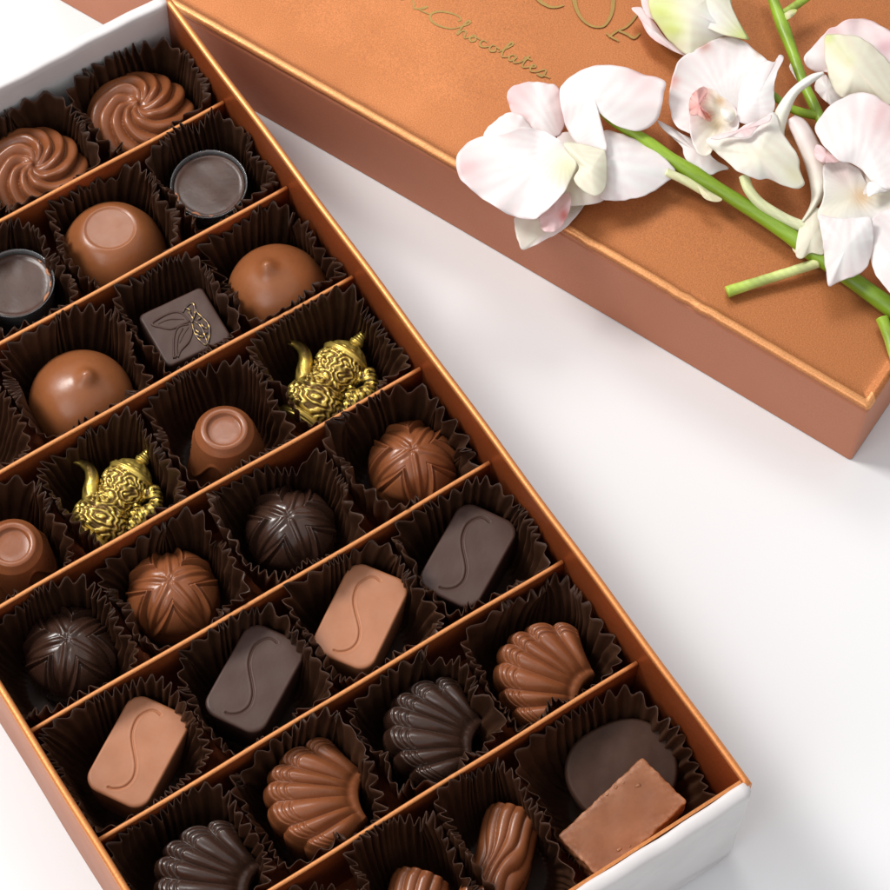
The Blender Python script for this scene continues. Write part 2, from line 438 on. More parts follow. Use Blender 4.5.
def ring_cone_mesh():
    prof = [(.05,24.6),(2.5,24.6),(4.3,24.6),(4.55,24.7),(4.7,25.5),(5.0,25.8),(6.0,25.9),(6.5,25.5),(6.7,24.6)]
    P, th = lathe(prof, 160)
    rows = [P]; 
    for z in np.linspace(24.0, 0, 60):
        u = (24-z)/24
        r = 6.7+5.6*u**1.05
        drip = 15.5+3.8*np.cos(th*5+.5)+1.8*np.cos(th*3+1.0)
        e = np.clip(z-drip, -3, 3)
        s = smooth(-.5,.5,e); rr = r+1.25*s-.5*np.exp(-((e+.3)/.35)**2)+.3*np.exp(-((e-.8)/.5)**2)
        if u > .9: rr = rr-.8*((u-.9)/.1)**2
        rows.append(np.stack([rr*np.cos(th), rr*np.sin(th), np.full(len(th), z)], 1)[None])
    rows = np.concatenate(rows); return closed_grid(rows)
def seg_dist(X, Y, poly):
    D = np.full(X.shape, 1e9)
    for (x0,y0),(x1,y1) in zip(poly[:-1], poly[1:]):
        dx, dy = x1-x0, y1-y0; t = np.clip(((X-x0)*dx+(Y-y0)*dy)/(dx*dx+dy*dy+1e-12), 0, 1)
        D = np.minimum(D, np.hypot(X-x0-t*dx, Y-y0-t*dy))
    return D
def rrect(ox, oy, r, m):
    P = []
    for cx, cy, a0 in ((ox-r, -oy+r, -PI/2), (ox-r, oy-r, 0), (-ox+r, oy-r, PI/2), (-ox+r, -oy+r, PI)):
        P += [(cx+r*math.cos(a0+a), cy+r*math.sin(a0+a)) for a in np.linspace(0, PI/2, 14)]
    P = np.array(P); Lp = np.vstack([P, P[:1]]); d = np.r_[0, np.cumsum(np.linalg.norm(np.diff(Lp, axis=0), axis=1))]
    t = np.linspace(0, d[-1], m, endpoint=False)
    return np.interp(t, d, Lp[:,0]), np.interp(t, d, Lp[:,1])
def slab(ox, oy, Ht, n_exp, hfun, edge_r=1.1, n=70, m=260, taper=.9, corner=None):
    """rounded slab: superellipse outline, relief on the top face, tapered sides"""
    th = np.arange(m)*2*PI/m
    sup = (np.abs(np.cos(th))**n_exp+np.abs(np.sin(th))**n_exp)**(-1/n_exp)
    X1, Y1 = ox*sup*np.cos(th), oy*sup*np.sin(th)
    if corner: X1, Y1 = rrect(ox, oy, corner, m)
    s = np.r_[np.linspace(.004, .93, n), ]
    rows = []
    for k in s:
        x, y = X1*k, Y1*k; rows.append(np.stack([x, y, Ht+hfun(x, y)], 1))
    for a in np.linspace(0, PI/2, 7)[1:]:
        kx = .93+.07*math.sin(a); rows.append(np.stack([X1*kx, Y1*kx, Ht+hfun(X1*kx, Y1*kx)-edge_r*(1-math.cos(a))], 1))
    for f in np.linspace(0, 1, 12)[1:]:
        kx = 1+(taper-1)*f; rows.append(np.stack([X1*kx, Y1*kx, (Ht-edge_r)*(1-f)*np.ones(m)], 1))
    return closed_grid(np.array(rows))
def s_bar_mesh():
    t = np.linspace(0, 1, 60)
    # long flat S running along the bar
    raw = [(296,358),(283,348),(268,346),(250,353),(232,368),(221,392),(217,420),(222,450),(230,480),(235,510),(230,540),(215,560),(195,571),(170,574),(158,570)]
    pts = []
    for zx, zy in raw:
        q = at(280+zx/2.967, 460+zy/2.967, Z0+20.3); dx, dy = q[0]-98.1, q[1]-102.7; a = -math.radians(33.4)
        pts.append((dx*math.cos(a)-dy*math.sin(a), dx*math.sin(a)+dy*math.cos(a)))
    pts = [tuple(p) for p in catmull(pts, 70, False)]
    def h(x, y):
        d = seg_dist(x, y, pts)
        return -.46*np.exp(-(d/.30)**2)+.035*np.exp(-((d-.65)/.3)**2)+.07*np.sin(x*.45)*np.sin(y*.5)
    return slab(15.3, 9.5, 19.5, 3.4, h, .8, 150, 420, .9, 4.6)
def leaf_square_mesh():
    return slab(10.6, 10.0, 20.0, 6.0, lambda x, y: .06*np.sin(x*.8)*np.sin(y*.7), .9, 20, 160, 1.06, 1.6)
def shell_mesh(nrib=7):
    ph_m = .66; nph = 340; ns = 110
    ph = np.linspace(-ph_m, ph_m, nph); s = np.linspace(0, 1, ns)
    S, PH = np.meshgrid(s, ph, indexing='ij')
    t = PH/ph_m; u = (t+1)/2*nrib
    rid = np.abs(np.sin(PI*(u+.12*np.sin(2.1*u+.4)*(1-t*t))))**.75
    Rout = 36.0*(1-.22*np.abs(t)**2.0)
    r0 = 11.5+.6*t*t
    edge = Rout*(1-.045*(1-rid)**1.5)
    rr = r0+(edge-r0)*S
    wid = smooth(.0,.5,S)
    z = 11.5+8.6*np.sin(PI*np.clip(.10+.62*S,0,1))**.9*(1-.42*np.abs(t)**2.0)
    z += (1.45*rid*wid+.5*rid*smooth(.04,.25,S))*(1-.3*smooth(.9,1,S))
    for sc, am in ((.74,.55),(.82,.6),(.90,.6)):
        z -= am*np.exp(-((S-sc-.035*(rid-.6))/.014)**2)*smooth(.15,.55,rid)
    z -= 3.4*smooth(.90,1.0,S)**2.0
    z += .25*np.exp(-((S-.03)/.04)**2)-.35*np.exp(-((S-.11)/.04)**2)
    # oblique, slightly swept ribs
    PH2 = PH*(1+.22*np.sin(PI*.5*S))+.05*np.sin(PI*S)
    x = rr*np.cos(PH2)-24.0; y = rr*np.sin(PH2)*.80
    top = np.stack([x, y, z], 2)
    V = top.reshape(-1,3).tolist(); F = grid_faces(ns, nph, False)
    # perimeter: outer arc (s=1), side phi=max, hinge, side phi=min
    idx = lambda i, j: i*nph+j
    per = [idx(ns-1, j) for j in range(nph)] + [idx(i, nph-1) for i in range(ns-2, -1, -1)] + [idx(0, j) for j in range(nph-2, -1, -1)] + [idx(i, 0) for i in range(1, ns-1)]
    c = np.array([-1.0, 0.0]); prev = per
    for f, sc in ((.12,1.02),(.45,.995),(.8,.975),(1,.965)):
        cur = []
        for k in per:
            p = V[k]; z1 = p[2]*(1-f); cur.append(len(V)); V.append([c[0]+(p[0]-c[0])*sc, c[1]+(p[1]-c[1])*sc, z1])
        n = len(per)
        for i in range(n): F.append((prev[i], cur[i], cur[(i+1) % n], prev[(i+1) % n]))
        prev = cur
    F.append(tuple(reversed(prev)))
    return np.array(V), F
def bark_log_mesh():
    n, m = 120, 150
    x = np.linspace(0, 36, n); a = np.linspace(-.05*PI, 1.05*PI, m)
    X, A = np.meshgrid(x, a, indexing='ij')
    flow = 2.6*np.exp(-(((X-17)/6.5)**2+((A-1.25)/.75)**2))*(A-1.25)*1.6
    ribs = np.abs(np.sin(6.2*(A+.045*np.sin(X*.22)*3+.18*np.sin(X*.12))+flow*2.2))**.7
    d = 1.05*ribs+.7*np.exp(-(((X-17)/2.6)**2+((A-1.2)/.22)**2))
    R = 7.6+d-.55*smooth(33.5,36,X)-.35*smooth(2.0,0,X)
    Y = R*np.cos(A)*.98; Z = 9.5+R*np.sin(A)*1.12
    Y += .5*np.sin(X*.25)
    P = np.stack([X-18, Y, Z], 2)
    bot = P.copy()
    rows = []
    for i in range(n):
        lft = np.array([[P[i,-1,0], P[i,-1,1]*f, P[i,-1,2]*g] for f, g in ((1,.5),(.96,0))]); rgt = np.array([[P[i,0,0], P[i,0,1]*f, P[i,0,2]*g] for f, g in ((.96,0),(1,.5))])
        rows.append(np.vstack([P[i], lft, rgt]))
    return closed_grid(np.array(rows))
def pot_body():
    prof = np.array([(0,.2),(0,4.6),(.5,6.3),(1.6,6.6),(2.5,6.0),(3.2,5.9),(4.4,6.9),(7.5,7.7),(10.5,7.2),(13,5.9),(14.8,5.2),(16.5,5.5),(19,6.3),(21.5,6.5),(23.2,6.2),(23.8,6.7),(24.8,6.7),(25.4,5.7),(26.6,4.9),(27.8,3.1),(28.6,1.7),(29.4,2.1),(30.4,1.6),(32,1.15),(33.4,.8),(33.9,.55),(34.2,.1)])
    P = catmull(prof, 230, False); m = 200; th = np.arange(m)*2*PI/m
    X = np.repeat(P[:,0][:,None], m, 1); Rr = np.repeat(P[:,1][:,None], m, 1); TH = np.repeat(th[None], len(P), 0)
    WX = .40*np.sin(X*1.3+2*TH)+.22*np.sin(X*2.3-5*TH+1)+.10*np.sin(3.1*X+9*TH); WT = .07*np.sin(X*1.1+3*TH+2)+.05*np.sin(2.7*X-6*TH)
    def whorl(x0, t0, pitch, s):
        pitch = pitch*.98
        q = np.hypot((X+WX-x0)*1.0, 6.4*(np.angle(np.exp(1j*(TH+WT-t0)))))
        return np.sin(2*PI*q/pitch+s*np.angle((X-x0)+1j*6.4*np.angle(np.exp(1j*(TH-t0))))+.9*np.sin(X*.9+TH*2.3)), q
    d = np.zeros_like(X); wsum = np.zeros_like(X)
    for x0, t0, pt, s in ((7.4,1.75,1.75,0),(8.2,.35,1.6,1),(8,3.1,1.6,1),(18.5,1.1,1.55,1),(17.5,2.2,1.5,0),(20.5,2.0,1.4,1),(21,.4,1.5,0),(12.8,1.4,1.5,1),(7,4.6,1.7,0),(19,3.6,1.6,0),(19,5.0,1.6,1)):
        wv, q = whorl(x0, t0, pt, s); w = np.exp(-(q/3.3)**2)+1e-4; d += w*wv; wsum += w
    rel = d/wsum
    band = ((X > 3.0) & (X < 23.0))*1.0
    rib = np.sin(2*PI*X/1.0)
    top = np.sin(TH*14)*((X > 24.8) & (X < 28))*.6+np.sin(2*PI*X/.9+2*TH)*(X > 28.5)*.5
    R2 = Rr+.27*np.tanh(1.8*rel)*band+.10*np.sin(5*X+11*TH)*np.sin(4*X-9*TH)*band+.22*top*(Rr > 1)+.2*rib*((X < 3)|((X > 22.6)&(X < 25)))*(Rr > 4)
    R2 = np.where(X < 24, R2*1.07, R2)
    V, F = closed_grid(np.stack([X, R2*np.cos(TH), R2*np.sin(TH)*.88], 2)[::-1])
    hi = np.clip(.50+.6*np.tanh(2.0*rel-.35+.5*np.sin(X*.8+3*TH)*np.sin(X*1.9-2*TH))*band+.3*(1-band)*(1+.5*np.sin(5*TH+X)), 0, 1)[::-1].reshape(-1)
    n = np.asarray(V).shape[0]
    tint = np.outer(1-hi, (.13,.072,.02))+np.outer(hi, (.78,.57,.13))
    return V, F, tint

# ---- place one kind: the first is built, the rest are copies
def copy_tree(o, parent=None):
    c = o.copy(); COL.objects.link(c)
    if parent: c.parent = parent
    for ch in list(o.children): copy_tree(ch, c)
    return c
def put(proto, first, loc, rz, label, mat=None, group=None, tilt=(0,0), sc=1.0):
    o = proto if first else copy_tree(proto)
    o.location = Vector([c*MM for c in loc]); o.rotation_euler = (tilt[0], tilt[1], rz); o.scale = (sc,)*3
    if mat is not None:
        o.data = o.data if first else o.data.copy(); o.data.materials[0] = mat
    tag(o, label); 
    if group: tag(o, group=group)
    return o
def thing_mesh(name, VF, mat, cat):
    o = mesh(name, VF[0], VF[1], mat); tag(o, cat=cat); return o
rad = math.radians
ROWC = [PY0+PITCHY*(i-.5) for i in range(8)]    # ROWC[0]: the wide near row
ROWC[0] = 23.6; ROWC[7] = (DIVY[6]+L)/2
COLC = [T+CW*(i+.5) for i in range(4)]
HB = PITCHY/2-.75

# swirls (far row)
p = thing_mesh('swirl_chocolate', swirl_mesh(), MILK_DEEP, 'chocolate')
for k, (x, y, rz, lab) in enumerate((
    (131.2, 280.6, rad(200), 'milk chocolate swirl in the far corner beside the copper side wall'),
    (94.0, 281.6, rad(205), 'milk chocolate swirl against the white end wall, cut by the left picture edge'),
    (58.0, 281.5, rad(30), 'milk chocolate swirl in the far row, second compartment from the left wall'),
    (21.0, 281.5, rad(80), 'milk chocolate swirl in the far corner by the left wall'))):
    put(p, k == 0, (x, y, Z0+5.0), rz, lab, None, 'milk chocolate swirls', (rad((3,-4,2,0)[k]), rad((-3,2,3,0)[k])), 1.07-.02*(k % 2))
# dome + plastic cups
p = thing_mesh('dome_chocolate', flat_dome_mesh(), MILK, 'chocolate')
put(p, True, (101.3, 246.8, Z0+2.5), 0, 'smooth milk chocolate dome with a flat round top between two clear cups', None, 'flat topped milk domes', (rad(-3), rad(2)), 1.08)
put(p, False, (22.0, 247.0, Z0), 0, 'smooth flat topped milk dome beside the left wall', None, 'flat topped milk domes')
def chocolate_cup():
    o = root('chocolate_cup'); tag(o, cat='chocolate')
    prof = [(7.6,.4),(8.2,0),(8.8,.4),(11.0,17.6),(11.15,18.6),(11.4,19.2),(11.65,19.3),(11.75,19.1),(11.6,18.8),(11.4,18.2),(11.25,17.6),(9.2,.3),(8.4,-.4),(7.6,-.4)]
    P, th = lathe(prof, 96); V = P.reshape(-1,3); F = grid_faces(len(prof), 96, True, 0, True)
    F += [tuple([(len(prof)-1)*96+j, j, (j+1) % 96, (len(prof)-1)*96+(j+1) % 96]) for j in range(96)]
    mesh('clear_cup', V, F, PLASTIC, o)
    prof = [(.05,17.4),(4,17.45),(8,17.5),(9.9,17.65),(10.7,18.1),(10.95,17.8),(10.4,14),(8.6,.6),(.05,.6)]
    P, th = lathe(prof, 96, 40); P[:,:,2] += (.22*np.sin(P[:,:,0]*.22+.5)*np.sin(P[:,:,1]*.25+1)+.03*np.sin(P[:,:,0]*.8+P[:,:,1]*.5))*(P[:,:,2] > 16.8)
    V, F = closed_grid(P); mesh('dark_filling', V, F, DARK_CUP, o)
    fl = []                                   # flaky scraped lip on one side
    for a0, ln, w in ((3.1, .36, .9), (3.6, .22, .6), (3.95, .34, 1.0), (4.5, .14, .5)):
        tt = np.linspace(0, 1, 9); ww = w*np.sin(PI*np.clip(tt,.04,.96)); ang = a0+ln*tt
        rings = [np.stack([(10.6-k*ww)*np.cos(ang), (10.6-k*ww)*np.sin(ang), 17.95+dz+0*ang+.1*np.sin(9*tt)], 1) for k, dz in ((0,0),(0,.2),(1,.15),(1,-.1))]
        fl.append(closed_grid(np.stack(rings, 1)))
    mesh('scraped_lip', *join(fl), MILK_MATTE, o)
    return o
p = chocolate_cup()
put(p, True, (137.2, 248.0, Z0+1.5), -.35, 'clear plastic cup of dark chocolate next to the right side wall', None, 'clear cups of dark chocolate', (rad(3), rad(-3)))
put(p, False, (70.6, 248.4, Z0+1.5), 2.0, 'clear plastic cup of dark chocolate at the left picture edge', None, 'clear cups of dark chocolate', (rad(-2), rad(2)))
# bonbons + leaf square
p = thing_mesh('bonbon', bonbon_mesh(), MILK, 'chocolate')
put(p, True, (68.0, 209.0, Z0+3.0), 0, 'glossy round milk bonbon with a nub, nearest the left picture edge', None, 'pointed milk bonbons', (rad(2), rad(3)), 1.05)
put(p, False, (136.2, 208.0, Z0+4.5), 2.4, 'glossy round milk bonbon with a nub beside the right side wall', None, 'pointed milk bonbons', (rad(-2), rad(3)), 1.03)
ls = thing_mesh('leaf_square_chocolate', leaf_square_mesh(), DARK_MATTE, 'chocolate')
tag(ls, 'dark square chocolate embossed with gold dusted cacao pods and leaves')
LSX, LSY, LSA = 104.6, 209.2, rad(-4)
ls.location = (LSX*MM, LSY*MM, (Z0)*MM); ls.rotation_euler.z = LSA
def emb(zx, zy):            # relief drawn on the top face
    q = at(130+zx/8.9, 280+zy/8.9, Z0+20.1); dx, dy = q[0]-LSX, q[1]-LSY
    return (dx*math.cos(-LSA)-dy*math.sin(-LSA), dx*math.sin(-LSA)+dy*math.cos(-LSA), 20.05)
em = []
for pts, r in (([(530,370),(450,290),(340,300),(195,385),(270,420),(370,435),(470,390),(530,370)], .38),
               ([(520,395),(430,420),(390,520),(390,690),(410,670),(425,520),(470,430)], .34),
               ([(540,400),(550,470),(520,550),(450,630),(425,690),(420,620)], .36),
               ([(250,390),(350,350),(480,350)], .2), ([(440,560),(480,480),(520,420)], .2)):
    em.append(tube([emb(*q) for q in pts], [r*.7, r, r, r*.7], 8, 44))
mesh('pod_relief', *join(em), DARK_MATTE, ls)
em = []
for pts, r in (([(470,290),(500,240),(560,205),(580,290),(550,380),(560,340),(520,290)], .42),
               ([(560,205),(600,290),(640,330),(690,380),(710,450),(690,570),(650,560),(590,500),(560,420),(550,370)], .40),
               ([(560,360),(610,390),(650,450),(690,560)], .34), ([(580,430),(600,460),(640,480)], .5), ([(590,480),(620,500),(660,510)], .5), ([(630,380),(660,420),(690,430)], .5), ([(600,350),(630,340)], .5),
               ([(520,280),(545,300)], .5), ([(500,250),(540,270)], .45), ([(650,480),(690,470)], .4)):
    em.append(tube([emb(*q) for q in pts], [r*.7, r, r, r*.7], 8, 36))
V, F = join(em)
tn = np.where((np.sin(V[:,0]*5.1+V[:,1]*3.3)+np.sin(V[:,0]*1.9-V[:,1]*2.7) > .75)[:,None], (.40,.27,.09), (.085,.06,.055))
mesh('leaf_relief', V, F, GOLD, ls, tint=tn)
# ring cones
p = thing_mesh('ring_cone_chocolate', ring_cone_mesh(), MILK_DEEP, 'chocolate')
put(p, True, (94.6, 169.6, Z0), 2.6, 'milk chocolate cone with ringed top and dripping coat, between the gold pots', None, 'ringed milk chocolate cones', (rad(2), 0), 1.07)
put(p, False, (26.6, 172.4, Z0), 1.2, 'milk chocolate cone with ringed top at the left picture edge', None, 'ringed milk chocolate cones', (0, rad(-2)), 1.07)
# gold coffee pots
def gold_pot():
    V, F, tn = pot_body()
    o = root('gold_coffee_pot'); tag(o, cat='chocolate')
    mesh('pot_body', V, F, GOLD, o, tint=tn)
    P = [(10.5,4.4,.5),(14,6.9,.8),(17.2,8.6,1.0),(19.4,10.8,1.1),(20.0,13.6,1.2),(19.2,16.2,1.3)]
    v, f = tube(P, [2.9,2.6,2.2,1.8,1.3,.5], 20, 60); v = v+.10*np.sin(v[:,0:1]*2.0+v[:,2:3]*4)*np.array([[0,0,1.0]])
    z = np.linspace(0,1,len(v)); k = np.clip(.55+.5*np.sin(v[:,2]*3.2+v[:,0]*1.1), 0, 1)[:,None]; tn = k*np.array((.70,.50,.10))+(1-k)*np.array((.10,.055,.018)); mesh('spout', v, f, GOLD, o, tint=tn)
    hb = []
    hb.append(tube([(20.5,-5.8,.6),(22,-8.4,1.0),(20.5,-10.6,1.2),(17.5,-11.0,1.2),(14.5,-9.8,1.1),(11.5,-8.6,.8),(9.4,-7.0,.3)], [1.7,2.4,1.9,2.6,3.0,2.3,1.4], 20, 90))
    hb.append(tube([(22.2,-7.6,1.6),(23.0,-8.6,1.8),(22.6,-9.6,1.8)], [1.3,1.7,1.0], 16, 24))
    hb.append(tube([(16.8,-6.5,1.6),(14.6,-8.0,2.0),(13.4,-6.2,1.7)], [1.0,1.6,1.0], 16, 24))
    v, f = join(hb)
    nrm = v-np.array([16,-9,0]); v = v+.16*(np.sin(v[:,0:1]*1.6+v[:,1:2]*2.1)+np.sin(v[:,0:1]*2.7-v[:,1:2]*1.3+v[:,2:3]*2))*np.array([[0,0,1.0]])
    tn = np.where((np.sin(v[:,0]*4.2+v[:,1]*2.5)+.8*np.sin(v[:,0]*1.3-v[:,1]*2.9) > .05)[:,None], (.70,.50,.10), (.07,.04,.012))
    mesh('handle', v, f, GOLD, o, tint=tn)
    return o
p = gold_pot()
for k, (bx, ax, lab) in enumerate((((85,545), (148,455), 'gold dusted ornate coffee pot chocolate, nearest the left picture edge'), ((298,426), (362,338), 'gold dusted ornate coffee pot chocolate beside the right side wall'))):
    zc = Z0+13.5
    A = at(*bx, zc); B = at(*ax, zc); rz = math.atan2(B[1]-A[1], B[0]-A[0])
    put(p, k == 0, (A[0], A[1], zc), rz, lab, None, 'gold coffee pot chocolates', (rad(0), rad(-3)), 1.06*np.linalg.norm((B-A)[:2])/34.2)
# star truffles
p = thing_mesh('star_truffle', star_mesh(), DARK, 'chocolate')
for k, (px, py, rz, mat, lab) in enumerate((
    (290, 527, rad(10), DARK, 'dark chocolate truffle with a star relief between two milk star truffles'),
    (70, 649, rad(50), DARK, 'dark chocolate star truffle in the corner by the left side wall'),
    (172, 591, rad(30), MILK_DEEP, 'milk chocolate star truffle between the two dark star truffles'),
    (413, 461, rad(-4), MILK_DEEP, 'milk chocolate star truffle next to the right side wall'))):
    q = at(px, py, Z0+13); put(p, k == 0, (q[0], q[1], Z0+.6), rz, lab, mat, 'star truffles')
# S bars
p = thing_mesh('engraved_bar', s_bar_mesh(), DARK_MATTE, 'chocolate')
for k, (x, y, a, mat, lab, tl) in enumerate((
    (63.8, 103.0, 30.9, DARK_MATTE, 'dark rounded bar engraved with an S between two milk S bars', (0,0)),
    (25.4, 102.6, 31.8, MILK_MATTE, 'milk chocolate bar engraved with an S by the left side wall', (rad(2),0)),
    (98.1, 102.7, 33.4, MILK_MATTE, 'milk chocolate bar engraved with an S between the two dark S bars', (0,rad(1))),
    (134.2, 101.8, 29.5, DARK_MATTE, 'dark rounded bar engraved with an S next to the right side wall', (rad(-1),0)))):
    put(p, k == 0, (x, y, Z0+1.0), rad(a), lab, mat, 's engraved bars', tl, .985)
# shells
p = thing_mesh('shell_chocolate', shell_mesh(), DARK, 'chocolate')
for k, (hx, hy, tx, ty, mat, lab) in enumerate((
    (471, 738, 379, 722, DARK, 'dark chocolate scallop shell between two milk chocolate shells'),
    (252, 884, 152, 868, DARK, 'dark chocolate scallop shell at the bottom picture edge by the left wall'),
    (360, 794, 264, 800, MILK_DEEP, 'milk chocolate scallop shell between the two dark shells'),
    (586, 686, 492, 650, MILK_DEEP, 'milk chocolate scallop shell next to the right side wall'))):
    A = at(hx, hy, Z0+17); B = at(tx, ty, Z0+15); rz = math.atan2(B[1]-A[1], B[0]-A[0]); c = (A+B)/2
    put(p, k == 0, (c[0], c[1], Z0+.8), rz, lab, mat, 'scallop shell chocolates', (rad((2,-2,1,-3)[k]), rad((-2,1,2,0)[k])), (1.02,1.05,1.05,1.02)[k])
# near row: bark logs, fudge slab on a dark disc
p = thing_mesh('bark_log_chocolate', bark_log_mesh(), MILK_DEEP, 'chocolate')
for k, (ex, ey, fx, fy, lab) in enumerate((
    (518, 806, 488, 896, 'ribbed milk chocolate bark log beside the fudge slab'),
    (424, 870, 396, 960, 'ribbed milk chocolate bark log cut by the bottom picture edge'))):
    A = at(ex, ey, Z0+17); B = at(fx, fy, Z0+17); d = (A-B)[:2]; d /= np.linalg.norm(d)
    c = A[:2]-d*17.5; put(p, k == 0, (c[0], c[1], Z0+.5), math.atan2(d[1], d[0]), lab, None, 'bark log chocolates', (0, 0), .96)
put(p, False, (22.0, 21.5, Z0+.5), rad(35), 'ribbed milk chocolate bark log in the near corner by the left wall', None, 'bark log chocolates')
DISC = chocolate('dark_chocolate_disc', (.036,.016,.010), (.062,.030,.019), .5, .03, .22)
dm = slab(15.5, 14.6, 9.5, 2.2, lambda x, y: .3*np.sin(x*.3+1)*np.cos(y*.25)+.05*np.sin(x*.9)*np.sin(y*.8+1), 1.8, 40, 140, .97)
V = dm[0].copy(); V[:,:2] *= (1+.03*np.sin(3*np.arctan2(V[:,1],V[:,0])+1))[:,None]
o = mesh('dark_disc_chocolate', V, dm[1], DISC, loc=(136.0, 27.6, Z0+5.5)); o.rotation_euler = (rad(8), rad(-6), 0)
tag(o, 'dark chocolate disc half hidden beneath the milk fudge slab', 'chocolate')
A = [at(*c, Z0+24) for c in ((641,757),(690,798),(606,875),(557,834))]
fr = np.random.default_rng(3)
cen = sum(A)/4; ux = (A[0]-A[3]+A[1]-A[2])/2; uy = (A[0]-A[1]+A[3]-A[2])/2
lx, ly = np.linalg.norm(ux[:2])/2, np.linalg.norm(uy[:2])/2
def fh(x, y):
    e = np.minimum(lx-np.abs(x), ly-np.abs(y))
    return .10*np.sin(x*.5)*np.sin(y*.6+.4)+0.10*np.sin(x*1.9+y*1.1)*np.sin(y*1.7-x*.6)*np.exp(-np.clip(e,0,9)/1.4)-.35*np.exp(-np.clip(ly-y,0,9)/.8)
V, F = slab(lx, ly, 11.0, 14, fh, .5, 60, 360, 1.0, .7)
V = V.copy(); V[:,0] += .10*np.sin(V[:,1]*1.3+V[:,2])+.05*np.sin(V[:,1]*3.1); V[:,1] += .09*np.sin(V[:,0]*.9+V[:,2]*.8)+.05*np.sin(V[:,0]*2.7+1)
parts = [(V, F)]
for (fx, fy, s) in ((.60,.42,.5),(-.42,-.62,.55),(-.62,-.80,.4),(-.25,-.78,.25),(.3,.86,.28),(.1,.88,.3),(.45,.8,.22),(-.2,.82,.2),(-.55,.3,.16)):
    a = np.linspace(0, PI, 7); th = np.arange(9)*2*PI/9
    P = np.array([[(fx*lx+s*1.5*math.sin(i)*math.cos(t)*(1+.35*math.sin(3*t+fx*9)+.2*math.sin(5*t)), fy*ly+s*math.sin(i)*math.sin(t)*(1+.3*math.sin(2*t+fy*7)), 11.0+s*.55*math.cos(i)) for t in th] for i in np.linspace(.05, PI-.05, 7)])
    parts.append(closed_grid(P))
FUDGE = chocolate('fudge_milk_chocolate', (.20,.070,.026), (.29,.108,.043), .40)
V, F = join(parts)
e = np.minimum(lx-np.abs(V[:,0]), ly-np.abs(V[:,1])); k = np.exp(-np.clip(e,0,9)/1.5); k = np.where(V[:,2] > 11.12, 1.0, k)*(V[:,2] > 4)
nt = FUDGE.node_tree; bs = nt.nodes['Principled BSDF']; old = bs.inputs['Base Color'].links[0].from_socket
mxn = nt.nodes.new('ShaderNodeMix'); mxn.data_type = 'RGBA'; aa = nt.nodes.new('ShaderNodeAttribute'); aa.attribute_name = 'tint'
nz = noise(nt, texco(nt), 420, 5, .7); rz_ = ramp(nt, nz.outputs['Fac'], [(.42, (0,0,0,1)), (.62, (1,1,1,1))]); mm_ = nt.nodes.new('ShaderNodeMath'); mm_.operation = 'MULTIPLY'; nt.links.new(aa.outputs['Fac'], mm_.inputs[0]); nt.links.new(rz_.outputs['Color'], mm_.inputs[1]); nt.links.new(mm_.outputs['Value'], mxn.inputs[0]); nt.links.new(old, mxn.inputs[6]); mxn.inputs[7].default_value = (.42,.19,.095,1); nt.links.new(mxn.outputs[2], bs.inputs['Base Color'])
o = mesh('fudge_slab_chocolate', V, F, FUDGE, tint=np.repeat(np.clip(k,0,1)[:,None],3,1), loc=(cen[0], cen[1], Z0+13.0)); o.rotation_euler = (rad(2), rad(-4), math.atan2(ux[1], ux[0]))
tag(o, 'flat milk chocolate fudge slab with crumbly edges in the near right corner', 'chocolate')
# unseen neighbours at the left wall
p = bpy.data.objects['bonbon']
put(p, False, (22.0, 208.0, Z0), 1.0, 'glossy round milk bonbon with a nub beside the left side wall', None, 'pointed milk bonbons')

# cups, one per chocolate
what = [
 ['bark log by the left wall', 'bark log cut by the bottom picture edge', 'bark log beside the fudge slab', 'fudge slab and dark disc'],
 ['dark shell by the left wall', 'milk shell between two dark shells', 'dark shell between two milk shells', 'milk shell at the right side wall'],
 ['milk S bar by the left wall', 'dark S bar between two milk bars', 'milk S bar between two dark bars', 'dark S bar at the right side wall'],
 ['dark star truffle by the left wall', 'milk star truffle between two dark ones', 'dark star truffle between two milk ones', 'milk star truffle at the right side wall'],
 ['ringed cone at the left picture edge', 'gold pot nearest the left picture edge', 'ringed cone between the gold pots', 'gold pot at the right side wall'],
 ['bonbon beside the left wall', 'bonbon nearest the left picture edge', 'dark leaf embossed square', 'bonbon at the right side wall'],
 ['flat topped dome by the left wall', 'clear cup at the left picture edge', 'flat topped milk dome between clear cups', 'clear cup at the right side wall'],
 ['swirl in the far left corner', 'second swirl from the left wall', 'swirl cut by the left picture edge', 'swirl in the far right corner']]
ROWX = [[36,72,99,131],[22,57.5,95.5,132.5],[24,62,98,134.5],[23,58,96,136],[26,59,95.5,131],[28,68.5,104,136.5],[30,70.5,102,137.5],[22,57.5,94,132]]
for r in range(8):
    xs = ROWX[r]; edge = [T+.1]+[(a+b)/2 for a, b in zip(xs[:-1], xs[1:])]+[W-T-.1]
    if r == 0: edge = [T+.1, 55, 82.5, 107.0, W-T-.1]
    if r == 5: edge = [T+.1, 48.5, 89, 118.6, W-T-.1]
    if r == 6: edge = [T+.1, 53, 84, 121.5, W-T-.1]
    for c in range(4):
        hb = (DIVY[0]-1.0)/2-.5 if r == 0 else ((L-DIVY[6])/2-.35 if r == 7 else HB)
        hh = float(rng.uniform(28.6, 30.2)) if r != 7 else 31.5
        fud = r == 0 and c == 3
        cup((edge[c]+edge[c+1])/2, DIVY[0]/2+.3 if r == 0 else ROWC[r], hb, 27 if fud else hh, 100+r*7+c*31,
            'dark brown crimped paper cup around the '+what[r][c], flop=.55 if r == 7 else (.5 if fud else (.7 if r == 2 else float(rng.uniform(.9,1.45)))), a=(edge[c+1]-edge[c])/2, n=int(rng.integers(40, 52)), low_near=.5 if fud else 0)

